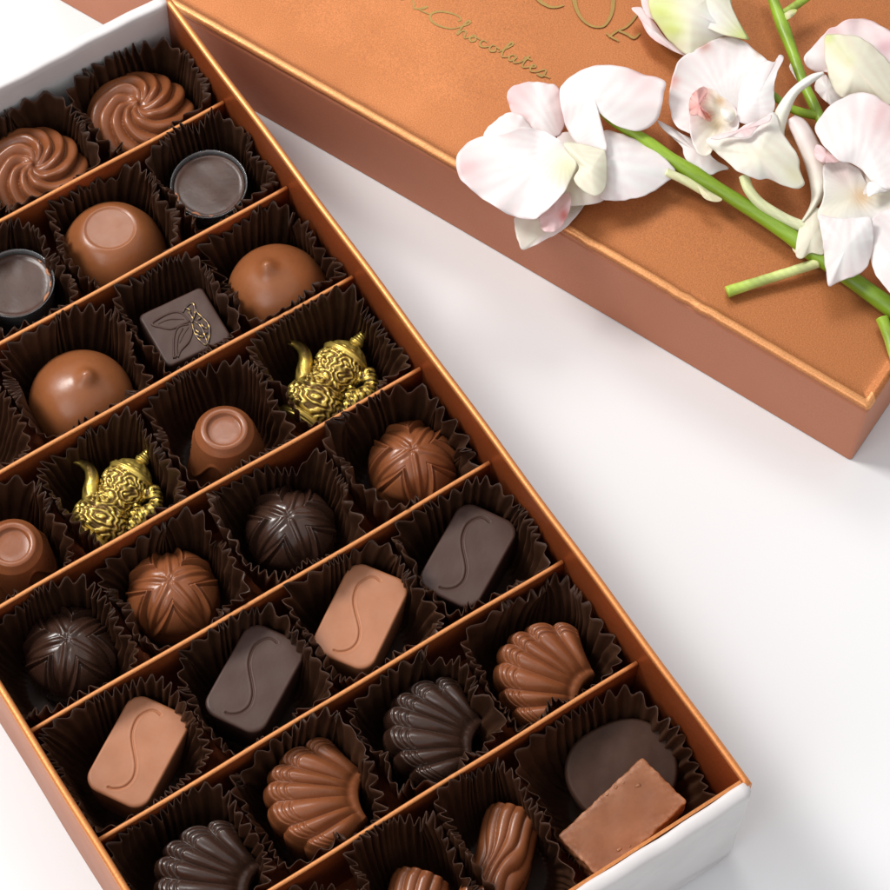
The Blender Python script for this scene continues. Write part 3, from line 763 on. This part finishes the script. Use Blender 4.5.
# ------------------------------------------------------------------ lid
LA = np.array([256.157, 75.956]); LW = -1.1711114695; LU = np.array([math.cos(LW), math.sin(LW)]); LV = np.array([-LU[1], LU[0]]); LH = 34.44
LLEN, LWID = 304.0, 161.0
lid = root('box_lid', (LA[0], LA[1], 0), LW)
tag(lid, 'copper box lid with gold lettering lying flat beside the chocolates', 'box lid')
# local frame: x from -LLEN to 0 along the long edge, y from 0 to LWID
def loop(inset, n1=120, n2=60, rc=1.2):
    x0, x1, y0, y1 = -LLEN+inset, -inset, inset, LWID-inset; r = max(rc-inset*.3, .25); P = []
    def arc(cx, cy, a0): return [(cx+r*math.cos(a0+a), cy+r*math.sin(a0+a)) for a in np.linspace(0, PI/2, 6)]
    P += arc(x1-r, y0+r, -PI/2); P += [(x1, y) for y in np.linspace(y0+r, y1-r, n2)[1:-1]]
    P += arc(x1-r, y1-r, 0); P += [(x, y1) for x in np.linspace(x1-r, x0+r, n1)[1:-1]]
    P += arc(x0+r, y1-r, PI/2); P += [(x0, y) for y in np.linspace(y1-r, y0+r, n2)[1:-1]]
    P += arc(x0+r, y0+r, PI); P += [(x, y0) for x in np.linspace(x0+r, x1-r, n1)[1:-1]]
    return np.array(P)
def bow(P, z):              # the card sags in a little along its long sides
    x, y = P[:,0], P[:,1]; s = np.sin(PI*np.clip(-x/LLEN,0,1))
    return np.stack([x, y+1.1*s*(1-2*y/LWID), np.full(len(P), z)], 1)
rings = [bow(loop(.0), z) for z in (.3, 8, 16, 24, 30, LH-2.6)] + [bow(loop(.45), LH-2.5)]
V, F = closed_grid(np.array(rings)[::-1]); F = F[:-2]
mesh('side_band', V, F, COPPER_SIDE, lid)
prof = [(.5,LH-2.6),(.02,LH-2.3),(-.28,LH-1.6),(-.25,LH-.8),(.1,LH-.1),(.75,LH+.32),(1.5,LH+.38),(2.2,LH+.15),(2.9,LH-.15),(3.8,LH-.3),(5.0,LH-.36),(7.0,LH-.38)]
rings = []
base_loop = loop(0)
t = np.arange(len(base_loop))
for k, (ins, z) in enumerate(prof):
    P = bow(loop(max(ins,0)), z)
    if ins < 0:
        c = np.array([-LLEN/2, LWID/2, 0]); P[:,:2] += (P[:,:2]-c[:2])/np.array([LLEN/2, LWID/2])*(-ins)
    x = P[:,0]; near = (P[:,1] < LWID/2)
    wr = np.exp(-((x+62)/7)**2)*near+.6*np.exp(-((x+97)/5)**2)*near       # dents in the folded edge
    wob = .09*np.sin(x*.55)+.06*np.sin(x*1.7+1)+.05*np.sin(P[:,1]*.8)
    if 1 <= k <= 8: P[:,2] += wob*.45-.5*wr*(.55+.45*np.sin(x*1.1)); P[:,1] += near*(.4*wr*np.sin(x*.8+1)+.03*np.sin(x*.9))
    rings.append(P)
inner = rings[-1]; cen2 = np.array([-LLEN/2, LWID/2])
for f in np.linspace(0, .97, 14)[1:]:
    P = inner.copy(); P[:,:2] = cen2+(P[:,:2]-cen2)*(1-f)
    P[:,2] = LH-.38+.32*np.sin(P[:,0]*.028+.6)*np.sin(P[:,1]*.04)*smooth(0,.25,f)
    rings.append(P)
V, F = closed_grid(np.array(rings)[::-1]); F = F[:-1]
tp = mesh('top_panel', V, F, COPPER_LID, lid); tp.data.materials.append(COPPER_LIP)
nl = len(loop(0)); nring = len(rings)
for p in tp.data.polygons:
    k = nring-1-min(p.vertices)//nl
    if len(p.vertices) == 4 and 4 <= k <= 7 and not .004 < p.center.y < (LWID-4)*MM: p.material_index = 1  # painted highlight along the long edges only
def tolid(px, py, z):
    q = at(px, py, z)[:2]-LA; return np.array([q@LU, q@LV])
def ribbon(pts, w, z=LH+.03, sub=None):
    P = np.array([tolid(*p, z) for p in pts]); n = sub or max(16, len(P)*8); P = catmull(P, n, False)
    Tn = np.gradient(P, axis=0); Tn /= np.linalg.norm(Tn, axis=1)[:,None]+1e-9; N = np.stack([-Tn[:,1], Tn[:,0]], 1)
    Wd = np.interp(np.linspace(0,1,n), np.linspace(0,1,len(w)), w)[:,None]/2*.8
    zz = z+np.linspace(0, .05, n)+.012*(len(wr) % 5)
    V = np.concatenate([np.c_[P+N*Wd, zz], np.c_[P-N*Wd, zz]]); F = [(i, i+1, n+i+1, n+i) for i in range(n-1)]
    return V, F
wr = []
# big roman letters, feet towards the near long edge:  C O A
wr.append(ribbon([(548,-34),(536,-24),(533,-12),(538,-1),(548,6),(557,7),(564,5)], [.6,1.4,1.9,1.7,1.2,.6]))
wr.append(ribbon([(590,-38),(578,-28),(574,-12),(575,4),(580,16),(588,24),(597,27),(605,25),(611,15),(613,3),(612,-12),(608,-28),(600,-38),(590,-38)], [.8,1.6,1.9,1.2,.8,1.4,1.9,1.3,.8]))
wr.append(ribbon([(609,37),(617,31),(626,27),(633,20),(641,8),(651,-8)], [.8,.8,1.0,.8,.7]))
wr.append(ribbon([(606,33),(613,38),(619,41)], [.6,.9,.6]))
wr.append(ribbon([(619,31),(627,34),(634,38),(640,33)], [.8,1.2,1.0,.7]))
mesh('title_lettering', *join(wr), FOIL, lid, smooth=False)
wr = []
# script word Chocolates
def script(strokes, ox, oy, ex, ey, up):
    # unit frame: x along the baseline (0..1), y up in letter heights
    bx, by = ex-ox, ey-oy
    for s, w in strokes:
        wr.append(ribbon([(ox+bx*x+up[0]*y, oy+by*x+up[1]*y) for x, y in s], w, LH+.03, max(30, len(s)*8)))
S = []
S.append(([(.20,.95),(.215,1.15),(.19,1.3),(.12,1.25),(.04,.95),(.0,.5),(.02,.1),(.08,-.02),(.16,.12),(.20,.3)], [.5,.9,1.0,.6]))            # C
S.append(([(.20,.3),(.27,1.0),(.285,1.3),(.265,1.3),(.245,.6),(.24,0),(.26,.4),(.285,.52),(.295,.3),(.30,0),(.33,.2)], [.5,.8,.8,.5]))           # h
S.append(([(.33,.2),(.37,.5),(.35,.5),(.335,.2),(.355,0),(.38,.2),(.375,.45),(.41,.42)], [.5,.8,.5]))                                           # o
S.append(([(.46,.45),(.44,.52),(.42,.3),(.43,.02),(.46,.05),(.49,.25)], [.5,.8,.5]))                                                             # c
S.append(([(.53,.5),(.51,.48),(.50,.2),(.515,0),(.545,.15),(.54,.45),(.57,.42)], [.5,.8,.5]))                                                    # o
S.append(([(.57,.2),(.63,1.0),(.64,1.3),(.62,1.25),(.60,.5),(.61,.02),(.65,.2)], [.5,.9,.5]))                                                    # l
S.append(([(.70,.48),(.68,.52),(.66,.3),(.67,.02),(.69,.1),(.71,.5),(.70,.15),(.715,0),(.75,.25)], [.5,.8,.5]))                                  # a
S.append(([(.75,.25),(.79,1.0),(.775,.5),(.775,.1),(.79,0),(.82,.2)], [.5,.8,.5])); S.append(([(.755,.72),(.82,.78)], [.5,.7]))                  # t
S.append(([(.82,.2),(.865,.42),(.85,.55),(.835,.3),(.85,0),(.89,.15)], [.5,.8,.5]))                                                              # e
S.append(([(.89,.15),(.94,.6),(.95,.3),(.94,0),(.90,.05),(1.0,.2)], [.5,.8,.5]))                                                                 # s
script(S, 428, 20, 549, 80, (6.0, -11.5))
S2 = [([(0,.1),(.3,.6),(.5,.3),(.6,0),(.9,.3),(1.0,.6),(.8,.1),(1.2,.1)], [.5,.8,.5])]
script(S2, 400, 1, 424, 13, (6, -11))
mesh('script_lettering', *join(wr), FOIL, lid, smooth=False)

# ------------------------------------------------------------------ orchid spray
orch = root('orchid_spray', at(760, 215, LH)); tag(orch, 'spray of pale pink and white orchids with green stems on the copper lid', 'flower')
OL = np.array(orch.location)/MM
WHITE = np.array((.95,.945,.925)); PINK = np.array((.92,.66,.66)); BLUSH = np.array((.95,.865,.85)); YEL = np.array((.80,.80,.50)); LIME = np.array((.62,.72,.22)); CREAM = np.array((.90,.875,.70))
def petal(name, pts, zc, parent, c_in=WHITE, c_out=BLUSH, bulge=2.0, slope=(0,0), ruff=.5, centre=None, seed=0, thick=.24, frm=None, spots=()):
    """pts: outline as seen in the photograph; zc: height over the lid at the middle; slope: rise in mm per picture px"""
    off, k = frm if frm else ((0,0), 1.0)
    r = np.random.default_rng(seed+len(pts)); M, K = 140, 26
    O = catmull([(off[0]+x/k, off[1]+y/k) for x, y in pts], M)
    c = O.mean(0) if centre is None else np.array([off[0]+centre[0]/k, off[1]+centre[1]/k])
    th = np.arange(M)*2*PI/M; ph = r.uniform(0, 6, 5)
    dn = O-c; dl = np.linalg.norm(dn, axis=1, keepdims=True); O = O+dn/dl*((.5*np.sin(7*th+ph[1])+.45*np.sin(13*th+ph[2])+.3*np.sin(23*th+ph[0]))[:,None]*min(1, dl.mean()/25)*(.5 if ruff > .22 else .08))
    dO = O-c; ang0 = math.atan2(dO[0,1], dO[0,0]); sgn = 1 if np.sum(dO[:,0]*np.roll(dO[:,1],-1)-dO[:,1]*np.roll(dO[:,0],-1)) > 0 else -1
    angs = np.unwrap(np.arctan2(dO[:,1], dO[:,0])); rin = np.linalg.norm(dO, axis=1).min()*.95
    circ = np.stack([np.cos(angs), np.sin(angs)], 1)*rin
    PX = np.zeros((K+1, M, 2)); Z = np.zeros((K+1, M)); base = np.array(BC)
    for i in range(K+1):
        rho = max(i/K, .004); wq = rho**.8
        PX[i] = c+(dO*wq+circ*(1-wq))*rho
        z = zc+bulge*(1-rho**2)+slope[0]*(PX[i,:,0]-c[0])+slope[1]*(PX[i,:,1]-c[1])
        Z[i] = z+ruff*1.35*rho**2.5*(np.sin(3*th+ph[0])+.7*np.sin(5*th+ph[1])+.4*np.sin(9*th+ph[2]))+.35*ruff*rho**5*np.sin(14*th+ph[3]+2*np.sin(3*th))
    for _ in range(25):
        Z[1:-1] = .5*Z[1:-1]+.5*(Z[:-2]+Z[2:]+np.roll(Z[1:-1],1,1)+np.roll(Z[1:-1],-1,1))/4; Z[0] = Z[1].mean()
    V = []; tint = []
    for i in range(K+1):
        rho = i/K; Pp = PX[i]; dB = Pp-base; pa = np.arctan2(dB[:,1], dB[:,0]); pr = np.hypot(dB[:,0], dB[:,1])
        vein = np.sin(pa*34+.02*pr+ph[3]+.6*np.sin(pa*9))*np.clip(pr/30, 0, 1)
        z = np.maximum(LH+Z[i]+.03*vein*(1-rho*.5), LH+.5)
        for j in range(M): V.append(at(Pp[j,0], Pp[j,1], z[j])-OL)
        mix = np.clip(rho**1.6*(.75+.4*np.sin(2*th+ph[4])), 0, 1)[:,None]
        col = c_in*(1-mix)+c_out*mix
        for (sx, sy, sr, sc) in spots:
            d2 = ((Pp[:,0]-off[0]-sx/k)**2+(Pp[:,1]-off[1]-sy/k)**2)/(sr/k)**2
            w = (.85*np.exp(-d2/1.6)*(1+.12*vein))[:,None]; col = col*(1-w)+np.array(sc)*w
        tint.append(col*(1-.034*(vein[:,None]+1)*np.array([[.35,1,.85]])))
    F = grid_faces(K+1, M, True); F.append(tuple(reversed(range(M))))
    o = mesh(name, V, F, PETAL, parent, tint=np.vstack(tint))
    s = o.modifiers.new('thickness', 'SOLIDIFY'); s.thickness = thick*MM; s.offset = 0
    return o
def strip(name, left, right, zs, parent, c0=WHITE, c1=BLUSH, curl=1.2, frm=None, thick=.45):
    off, k = frm if frm else ((0,0), 1.0); n, m = 40, 12
    Lp = catmull([(off[0]+x/k, off[1]+y/k) for x, y in left], n, False); Rp = catmull([(off[0]+x/k, off[1]+y/k) for x, y in right], n, False)
    z = np.interp(np.linspace(0,1,n), np.linspace(0,1,len(zs)), zs); V = []; tint = []
    for i in range(n):
        for j in range(m):
            v = j/(m-1); p = Lp[i]*(1-v)+Rp[i]*v; zz = max(LH+z[i]+curl*math.sin(PI*v), LH+.4)
            V.append(at(p[0], p[1], zz)-OL); w = i/(n-1); tint.append(c0*(1-w)+c1*w)
    o = mesh(name, V, grid_faces(n, m, False), PETAL, parent, tint=np.array(tint)); s = o.modifiers.new('thickness', 'SOLIDIFY'); s.thickness = thick*MM; s.offset = 0
    return o
def stalk(name, pts, radii, parent, c0, c1, sub=60):
    P = [at(x, y, LH+z)-OL for x, y, z in pts]
    v, f = tube(P, radii, 16, sub); w = np.linspace(1, 0, sub).repeat(16)[:,None]
    v = v+.06*np.sin(v[:,0:1]*1.3)*np.array([[0,0,1.0]])
    tn = (np.array(c0)*(1-w)+np.array(c1)*w)*(1+.16*np.sin(v[:,0:1]*.55+v[:,1:2]*.3)+.07*np.sin(v[:,0:1]*2.9+v[:,2:3]*3))
    return mesh(name, v, f, STEM, parent, tint=np.clip(tn, .005, 1))
G1, G2, G3 = (.17,.29,.012), (.24,.37,.022), (.36,.45,.08)
stalk('main_stem', [(600,113,9),(612,122,8),(640,137,7),(672,160,6),(720,190,5),(770,222,4.5),(820,257,4.2),(868,291,3.6),(905,318,3)], [.5,1.5,2.0,2.1,2.5,2.1,2.15,2.25,2.35,2.9,2.5,2.6,2.75,2.8], orch, G2, G1, 110)
stalk('side_stem', [(764,-24,9),(776,8,8.5),(790,45,7.5),(804,84,6.5),(818,114,6),(832,150,5),(846,205,4.5),(856,270,4)], [1.5,1.6,2.1,1.65,1.6,1.6,1.65,2.2,1.7,1.7,1.8,1.8], orch, G2, G1, 100)
stalk('branch_stem', [(782,14,8),(795,6,8.5),(812,-6,9)], [1.2,1.3,1.3], orch, G3, G2)
stalk('pedicel', [(819,116,6),(800,112,6.5),(785,105,7),(772,94,8)], [1.4,1.4,1.2,1.1], orch, G2, G2)
stalk('pedicel', [(727,292,2.2),(745,286,2.4),(780,275,3.0),(818,263,4.0)], [1.75,1.55,1.5,1.5], orch, (.36,.50,.06), (.66,.68,.33))
stalk('pedicel', [(744,176,9),(749,190,8),(762,205,7),(785,219,6.2),(812,232,6),(830,250,5)], [1.6,1.6,1.7,1.7,1.8,1.8], orch, (.62,.66,.36), (.74,.74,.50))
stalk('pedicel', [(666,172,7),(684,180,6),(706,193,4.5),(718,198,4)], [1.3,1.35,1.3,.8], orch, (.74,.74,.45), (.66,.68,.35))
stalk('pedicel', [(800,252,3),(797,246,3),(806,238,5),(822,232,7)], [1.3,1.6,1.7,1.6], orch, (.74,.74,.50), (.74,.74,.55))
stalk('pedicel', [(882,318,3.5),(888,335,2.6),(893,352,2.0),(900,375,1.6)], [1.9,1.6,1.5,1.4], orch, G2, G3)

BC = (0,0)
def bloom_root(px, py, z):
    global BC; BC = (px, py)
    o = bpy.data.objects.new('bloom', None); o.empty_display_size = .005; COL.objects.link(o); o.parent = orch; return o
BRACT = np.array((.80,.78,.50))
petal('bract', [(783,15),(791,10),(797,10),(793,16),(786,20)], 9.5, orch, BRACT, LIME, .5, (0,0), .1, None, 61)
petal('bract', [(698,186),(708,192),(722,199),(716,202),(704,198)], 6.5, orch, BRACT, BRACT, .6, (0,0), .1, None, 62)
# bloom A (lying towards the near edge)
fA = ((450,50), 3.87)
b = bloom_root(565,150,10)
petal('petal', [(222,190),(225,160),(250,138),(300,125),(370,128),(420,150),(450,250),(420,330),(330,330),(270,268),(238,238)], 7, b, WHITE, PINK, 1.5, (-.01,-.03), .35, (350,240), 1, frm=fA, spots=((250,180,50,PINK),))
petal('petal', [(425,160),(440,128),(475,98),(530,70),(620,58),(700,74),(750,97),(800,106),(836,124),(828,165),(815,235),(790,285),(742,312),(692,308),(640,290),(600,262),(566,238),(592,310),(604,390),(540,400),(480,350),(440,270)], 12, b, WHITE, BLUSH, 2.5, (.02,-.02), .7, (560,190), 2, frm=fA, spots=((740,100,50,PINK),))
petal('petal', [(250,650),(300,645),(380,650),(440,600),(500,560),(560,560),(570,572),(530,590),(480,655),(430,700),(355,742),(300,768),(275,770),(258,720)], 1.6, b, CREAM*.97, BLUSH, .8, (0,-.01), .25, (390,675), 4, frm=fA)
petal('petal', [(598,312),(660,325),(750,358),(800,384),(842,430),(873,473),(835,515),(765,558),(690,580),(620,582),(575,565),(560,480),(570,380)], 7.5, b, WHITE, BLUSH, 1.8, (-.02,-.01), .4, (680,460), 5, frm=fA)
petal('lip', [(128,335),(160,288),(218,246),(270,250),(300,285),(330,330),(330,420),(240,430),(150,400)], 9, b, WHITE, BLUSH, .8, (-.01,-.02), .4, (240,330), 6, frm=fA)
petal('lip', [(25,440),(33,398),(70,358),(130,333),(200,322),(270,300),(350,310),(430,350),(480,410),(488,455),(465,510),(420,575),(352,640),(320,654),(240,642),(170,603),(100,555),(64,523),(34,490)], 13, b, WHITE*1.02, BLUSH, -1.8, (.01,-.015), 1.0, (330,450), 7, frm=fA, spots=((455,460,55,YEL),(70,470,55,PINK)))
petal('lip', [(348,642),(390,600),(440,560),(464,556),(466,610),(445,660),(425,690),(388,706),(356,692)], 8, b, PINK, PINK, .7, (.01,.0), .5, (410,635), 8, frm=fA, spots=((440,640,22,(.75,.22,.2)),))
petal('column', [(442,362),(500,362),(580,382),(602,398),(606,470),(598,540),(560,565),(510,540),(480,500),(500,455),(470,410)], 13, b, CREAM, YEL*.6+WHITE*.4, 3.2, (0,0), .15, (545,460), 9, frm=fA)
petal('petal', [(420,330),(500,320),(570,330),(612,400),(612,540),(590,585),(520,600),(450,600),(410,560),(400,440)], 5.5, b, CREAM, BLUSH, 1.2, (0,0), .2, None, 10, frm=fA)
# bud B
fB = ((620,0), 5.56)
b = bloom_root(748,42,8)
petal('petal', [(64,46),(110,40),(135,55),(170,95),(260,220),(372,306),(320,295),(250,258),(190,222),(150,180),(115,112),(90,75)], 5.5, b, BLUSH, PINK, .8, (0,0), .2, (180,165), 11, frm=fB)
petal('petal', [(128,-60),(118,10),(135,60),(170,100),(250,120),(330,40),(330,-80)], 7, b, PINK, BLUSH, .6, (0,0), .2, None, 12, frm=fB)
petal('petal', [(170,-120),(158,0),(170,70),(215,150),(290,240),(380,308),(450,280),(520,230),(600,196),(680,215),(714,222),(702,190),(655,110),(622,30),(605,-60),(590,-140)], 9, b, CREAM, YEL, 6.0, (0,0), .25, (400,60), 13, frm=fB, spots=((230,60,70,LIME*1.05),(290,160,60,LIME*1.1),(690,205,70,LIME),(520,110,70,WHITE),(560,165,50,WHITE)))
petal('petal', [(330,-140),(370,20),(450,130),(560,188),(640,206),(705,217),(690,180),(648,100),(612,10),(590,-140)], 12.5, b, CREAM, YEL*.7+WHITE*.3, 1.6, (0,0), .15, None, 14, frm=fB, spots=((500,110,60,WHITE),(690,205,60,LIME)))
# bloom C
fC = ((650,30), 4.94)
b = bloom_root(730,110,9)
petal('petal', [(36,446),(100,478),(170,520),(250,560),(320,640),(390,683),(350,695),(292,715),(240,690),(200,660),(165,620),(160,580),(110,530),(65,490)], 6, b, BLUSH, WHITE*.97, .9, (0,0), .3, (230,600), 21, frm=fC)
petal('petal', [(100,400),(93,330),(110,240),(135,160),(180,122),(250,85),(320,45),(400,35),(460,55),(520,100),(572,145),(600,200),(560,300),(480,400),(400,480),(260,520),(170,500),(118,455)], 9.5, b, WHITE, BLUSH, -1.2, (0,-.012), .6, (310,290), 22, frm=fC, spots=((115,255,25,(.84,.42,.36)),(270,82,22,(.70,.33,.25)),(540,112,16,(.6,.42,.25))))
strip('petal', [(628,540),(612,440),(632,380),(700,290),(790,225),(856,208)], [(668,560),(662,500),(690,400),(730,318),(800,262),(858,216)], [9,11,13,14.5,14,13], b, CREAM, WHITE, 1.6, fC)
petal('petal', [(432,400),(440,320),(465,240),(510,185),(570,152),(618,158),(634,128),(650,124),(662,136),(648,170),(626,215),(612,300),(612,400),(560,450),(500,470),(440,450)], 13, b, WHITE, BLUSH, 1.4, (.012,-.01), .4, (540,310), 23, frm=fC)
petal('lip', [(192,430),(205,360),(220,310),(260,282),(320,300),(350,325),(420,380),(440,450),(420,510),(340,540),(290,620),(240,610),(205,540)], 13.0, b, CREAM, BLUSH, -2.5, (0,0), .5, (320,430), 24, frm=fC, spots=((225,370,36,(.72,.20,.17)),(255,310,36,(.80,.35,.33)),(290,425,24,(.66,.24,.14)),(345,350,22,(.62,.40,.20)),(330,470,30,(.74,.58,.34))))
petal('lip', [(198,340),(225,300),(262,280),(282,300),(270,335),(250,360),(262,395),(295,420),(300,452),(270,440),(235,420),(196,412)], 16.0, b, (.80,.36,.33)*np.ones(3), np.array((.84,.50,.46)), .9, (0,0), .8, (240,365), 29, frm=fC, spots=((215,345,20,(.84,.62,.58)),(285,430,18,(.68,.28,.16)),))
petal('column', [(352,390),(378,392),(412,398),(420,430),(402,455),(370,448),(352,425)], 15.0, b, WHITE, CREAM, 1.6, (0,0), .1, None, 25, frm=fC)
petal('petal', [(278,548),(330,520),(410,516),(480,526),(515,490),(545,456),(612,408),(650,500),(700,575),(736,640),(742,700),(764,755),(748,776),(724,783),(660,770),(590,736),(530,736),(440,702),(380,650),(320,600)], 14, b, CREAM, WHITE, 3.6, (0,-.01), .35, (540,620), 26, frm=fC, spots=((720,720,70,YEL*.7+CREAM*.3),))
petal('petal', [(300,535),(350,515),(420,500),(470,470),(540,445),(600,420),(590,450),(545,470),(515,500),(482,530),(400,530),(340,540)], 18.3, b, PINK, BLUSH, .4, (0,0), .2, None, 27, frm=fC)
# bloom E (behind, upper right)
fE = ((780,0), 8.09)
b = bloom_root(905,118,6)
petal('petal', [(75,540),(95,515),(125,560),(170,650),(150,665),(105,600)], 3, b, BLUSH, WHITE, .3, (0,0), .1, None, 31, frm=fE)
petal('petal', [(280,690),(330,585),(400,640),(500,780),(440,860),(370,820),(300,750)], 4.5, b, WHITE, BLUSH, .7, (0,0), .3, None, 32, frm=fE)
petal('petal', [(196,480),(215,430),(270,372),(350,282),(400,235),(455,215),(520,165),(600,155),(690,157),(800,198),(900,260),(1020,360),(1060,600),(860,700),(600,650),(400,590),(290,580),(225,545)], 7.5, b, BLUSH, PINK*.5+BLUSH*.5, 1.4, (0,-.01), .8, (560,420), 33, frm=fE, spots=((870,370,60,(.85,.5,.55)),(270,440,50,WHITE),(420,260,60,PINK)))
petal('petal', [(366,290),(420,278),(500,282),(620,292),(700,335),(790,410),(860,480),(960,620),(960,800),(880,850),(740,800),(600,780),(500,790),(420,690),(385,580),(362,420)], 11, b, CREAM, CREAM*.9+YEL*.1, 4.5, (0,0), .25, (620,560), 34, frm=fE, spots=((400,310,40,LIME),(480,400,60,YEL),(560,490,50,YEL)))
# bloom D (right)
fD = ((780,90), 4.236)
b = bloom_root(850,190,12)
strip('petal', [(28,132),(60,200),(105,310),(132,420),(128,490),(92,556)], [(62,108),(110,135),(160,220),(204,310),(196,430),(100,560)], [10,11,10,8,7,6], b, PINK*.4+BLUSH*.6, CREAM, 2.0, fD)
petal('petal', [(160,500),(120,520),(85,575),(66,690),(90,715),(130,690),(190,690),(200,560)], 7, b, CREAM, CREAM, 2.0, (0,0), .2, None, 46, frm=fD)
petal('lip', [(185,320),(245,300),(330,330),(375,400),(470,420),(560,430),(560,530),(466,545),(375,560),(250,555),(160,545),(185,440)], 11, b, CREAM, WHITE, -1.5, (0,0), .6, (320,450), 41, frm=fD, spots=((345,450,36,(.74,.50,.28)),(270,350,50,(.84,.68,.64))))
petal('petal', [(147,165),(160,132),(190,92),(240,46),(330,12),(400,24),(466,66),(560,130),(600,300),(560,390),(466,420),(395,395),(350,340),(300,312),(250,300),(215,265),(170,215)], 15, b, WHITE, BLUSH, 2.0, (.01,.0), .6, (360,200), 42, frm=fD, spots=((455,110,90,PINK),))
petal('petal', [(146,255),(155,232),(180,240),(215,270),(255,300),(215,308),(175,305),(148,282)], 14, b, PINK, PINK, .5, (0,0), .3, None, 43, frm=fD)
petal('petal', [(330,330),(400,330),(460,380),(520,420),(480,470),(400,470),(345,430)], 9.5, b, CREAM, BLUSH, .8, (0,0), .2, None, 48, frm=fD)
petal('petal', [(372,395),(420,390),(470,380),(470,420),(400,440),(372,450)], 14.5, b, WHITE, WHITE, .6, (0,0), .2, None, 47, frm=fD)
petal('petal', [(385,560),(420,520),(466,505),(560,490),(620,700),(580,880),(500,880),(440,830),(400,770),(382,690)], 11, b, WHITE, BLUSH, 2.0, (-.02,-.03), .4, None, 44, frm=fD)
petal('petal', [(162,532),(210,538),(260,545),(330,540),(388,548),(395,640),(380,722),(350,768),(300,795),(240,815),(206,832),(196,770),(186,690),(175,600)], 13, b, WHITE, BLUSH, 2.2, (-.0,-.09), .4, (280,670), 45, frm=fD)

# ------------------------------------------------------------------ light
w = bpy.data.worlds.new('World'); scene.world = w; w.use_nodes = True
bg = w.node_tree.nodes['Background']; bg.inputs['Color'].default_value = (.985,.985,1,1); bg.inputs['Strength'].default_value = .60
def softbox(name, loc, target, size, power, col=(1,.97,.93), sy=None):
    l = bpy.data.lights.new(name, 'AREA'); l.shape = 'RECTANGLE'; l.size = size; l.size_y = sy or size; l.energy = power; l.color = col
    o = bpy.data.objects.new(name, l); COL.objects.link(o); o.location = loc
    o.rotation_euler = (Vector(target)-Vector(loc)).to_track_quat('-Z', 'Y').to_euler(); return o
C0 = (.11,.15,.03)
softbox('key_softbox', (-.30, .85, .98), C0, .34, 13.0)
softbox('fill_softbox', (-.80, -.05, .95), C0, .7, 3.6, (.98,.99,1))
softbox('back_softbox', (.52, 1.02, 1.25), (.16,.18,.03), .5, 5.0, (1,.985,.96))
scene.view_settings.view_transform = 'Standard'; scene.view_settings.look = 'None'; scene.view_settings.exposure = 0; scene.view_settings.gamma = 1
scene.cycles.max_bounces = 8; scene.cycles.transparent_max_bounces = 16
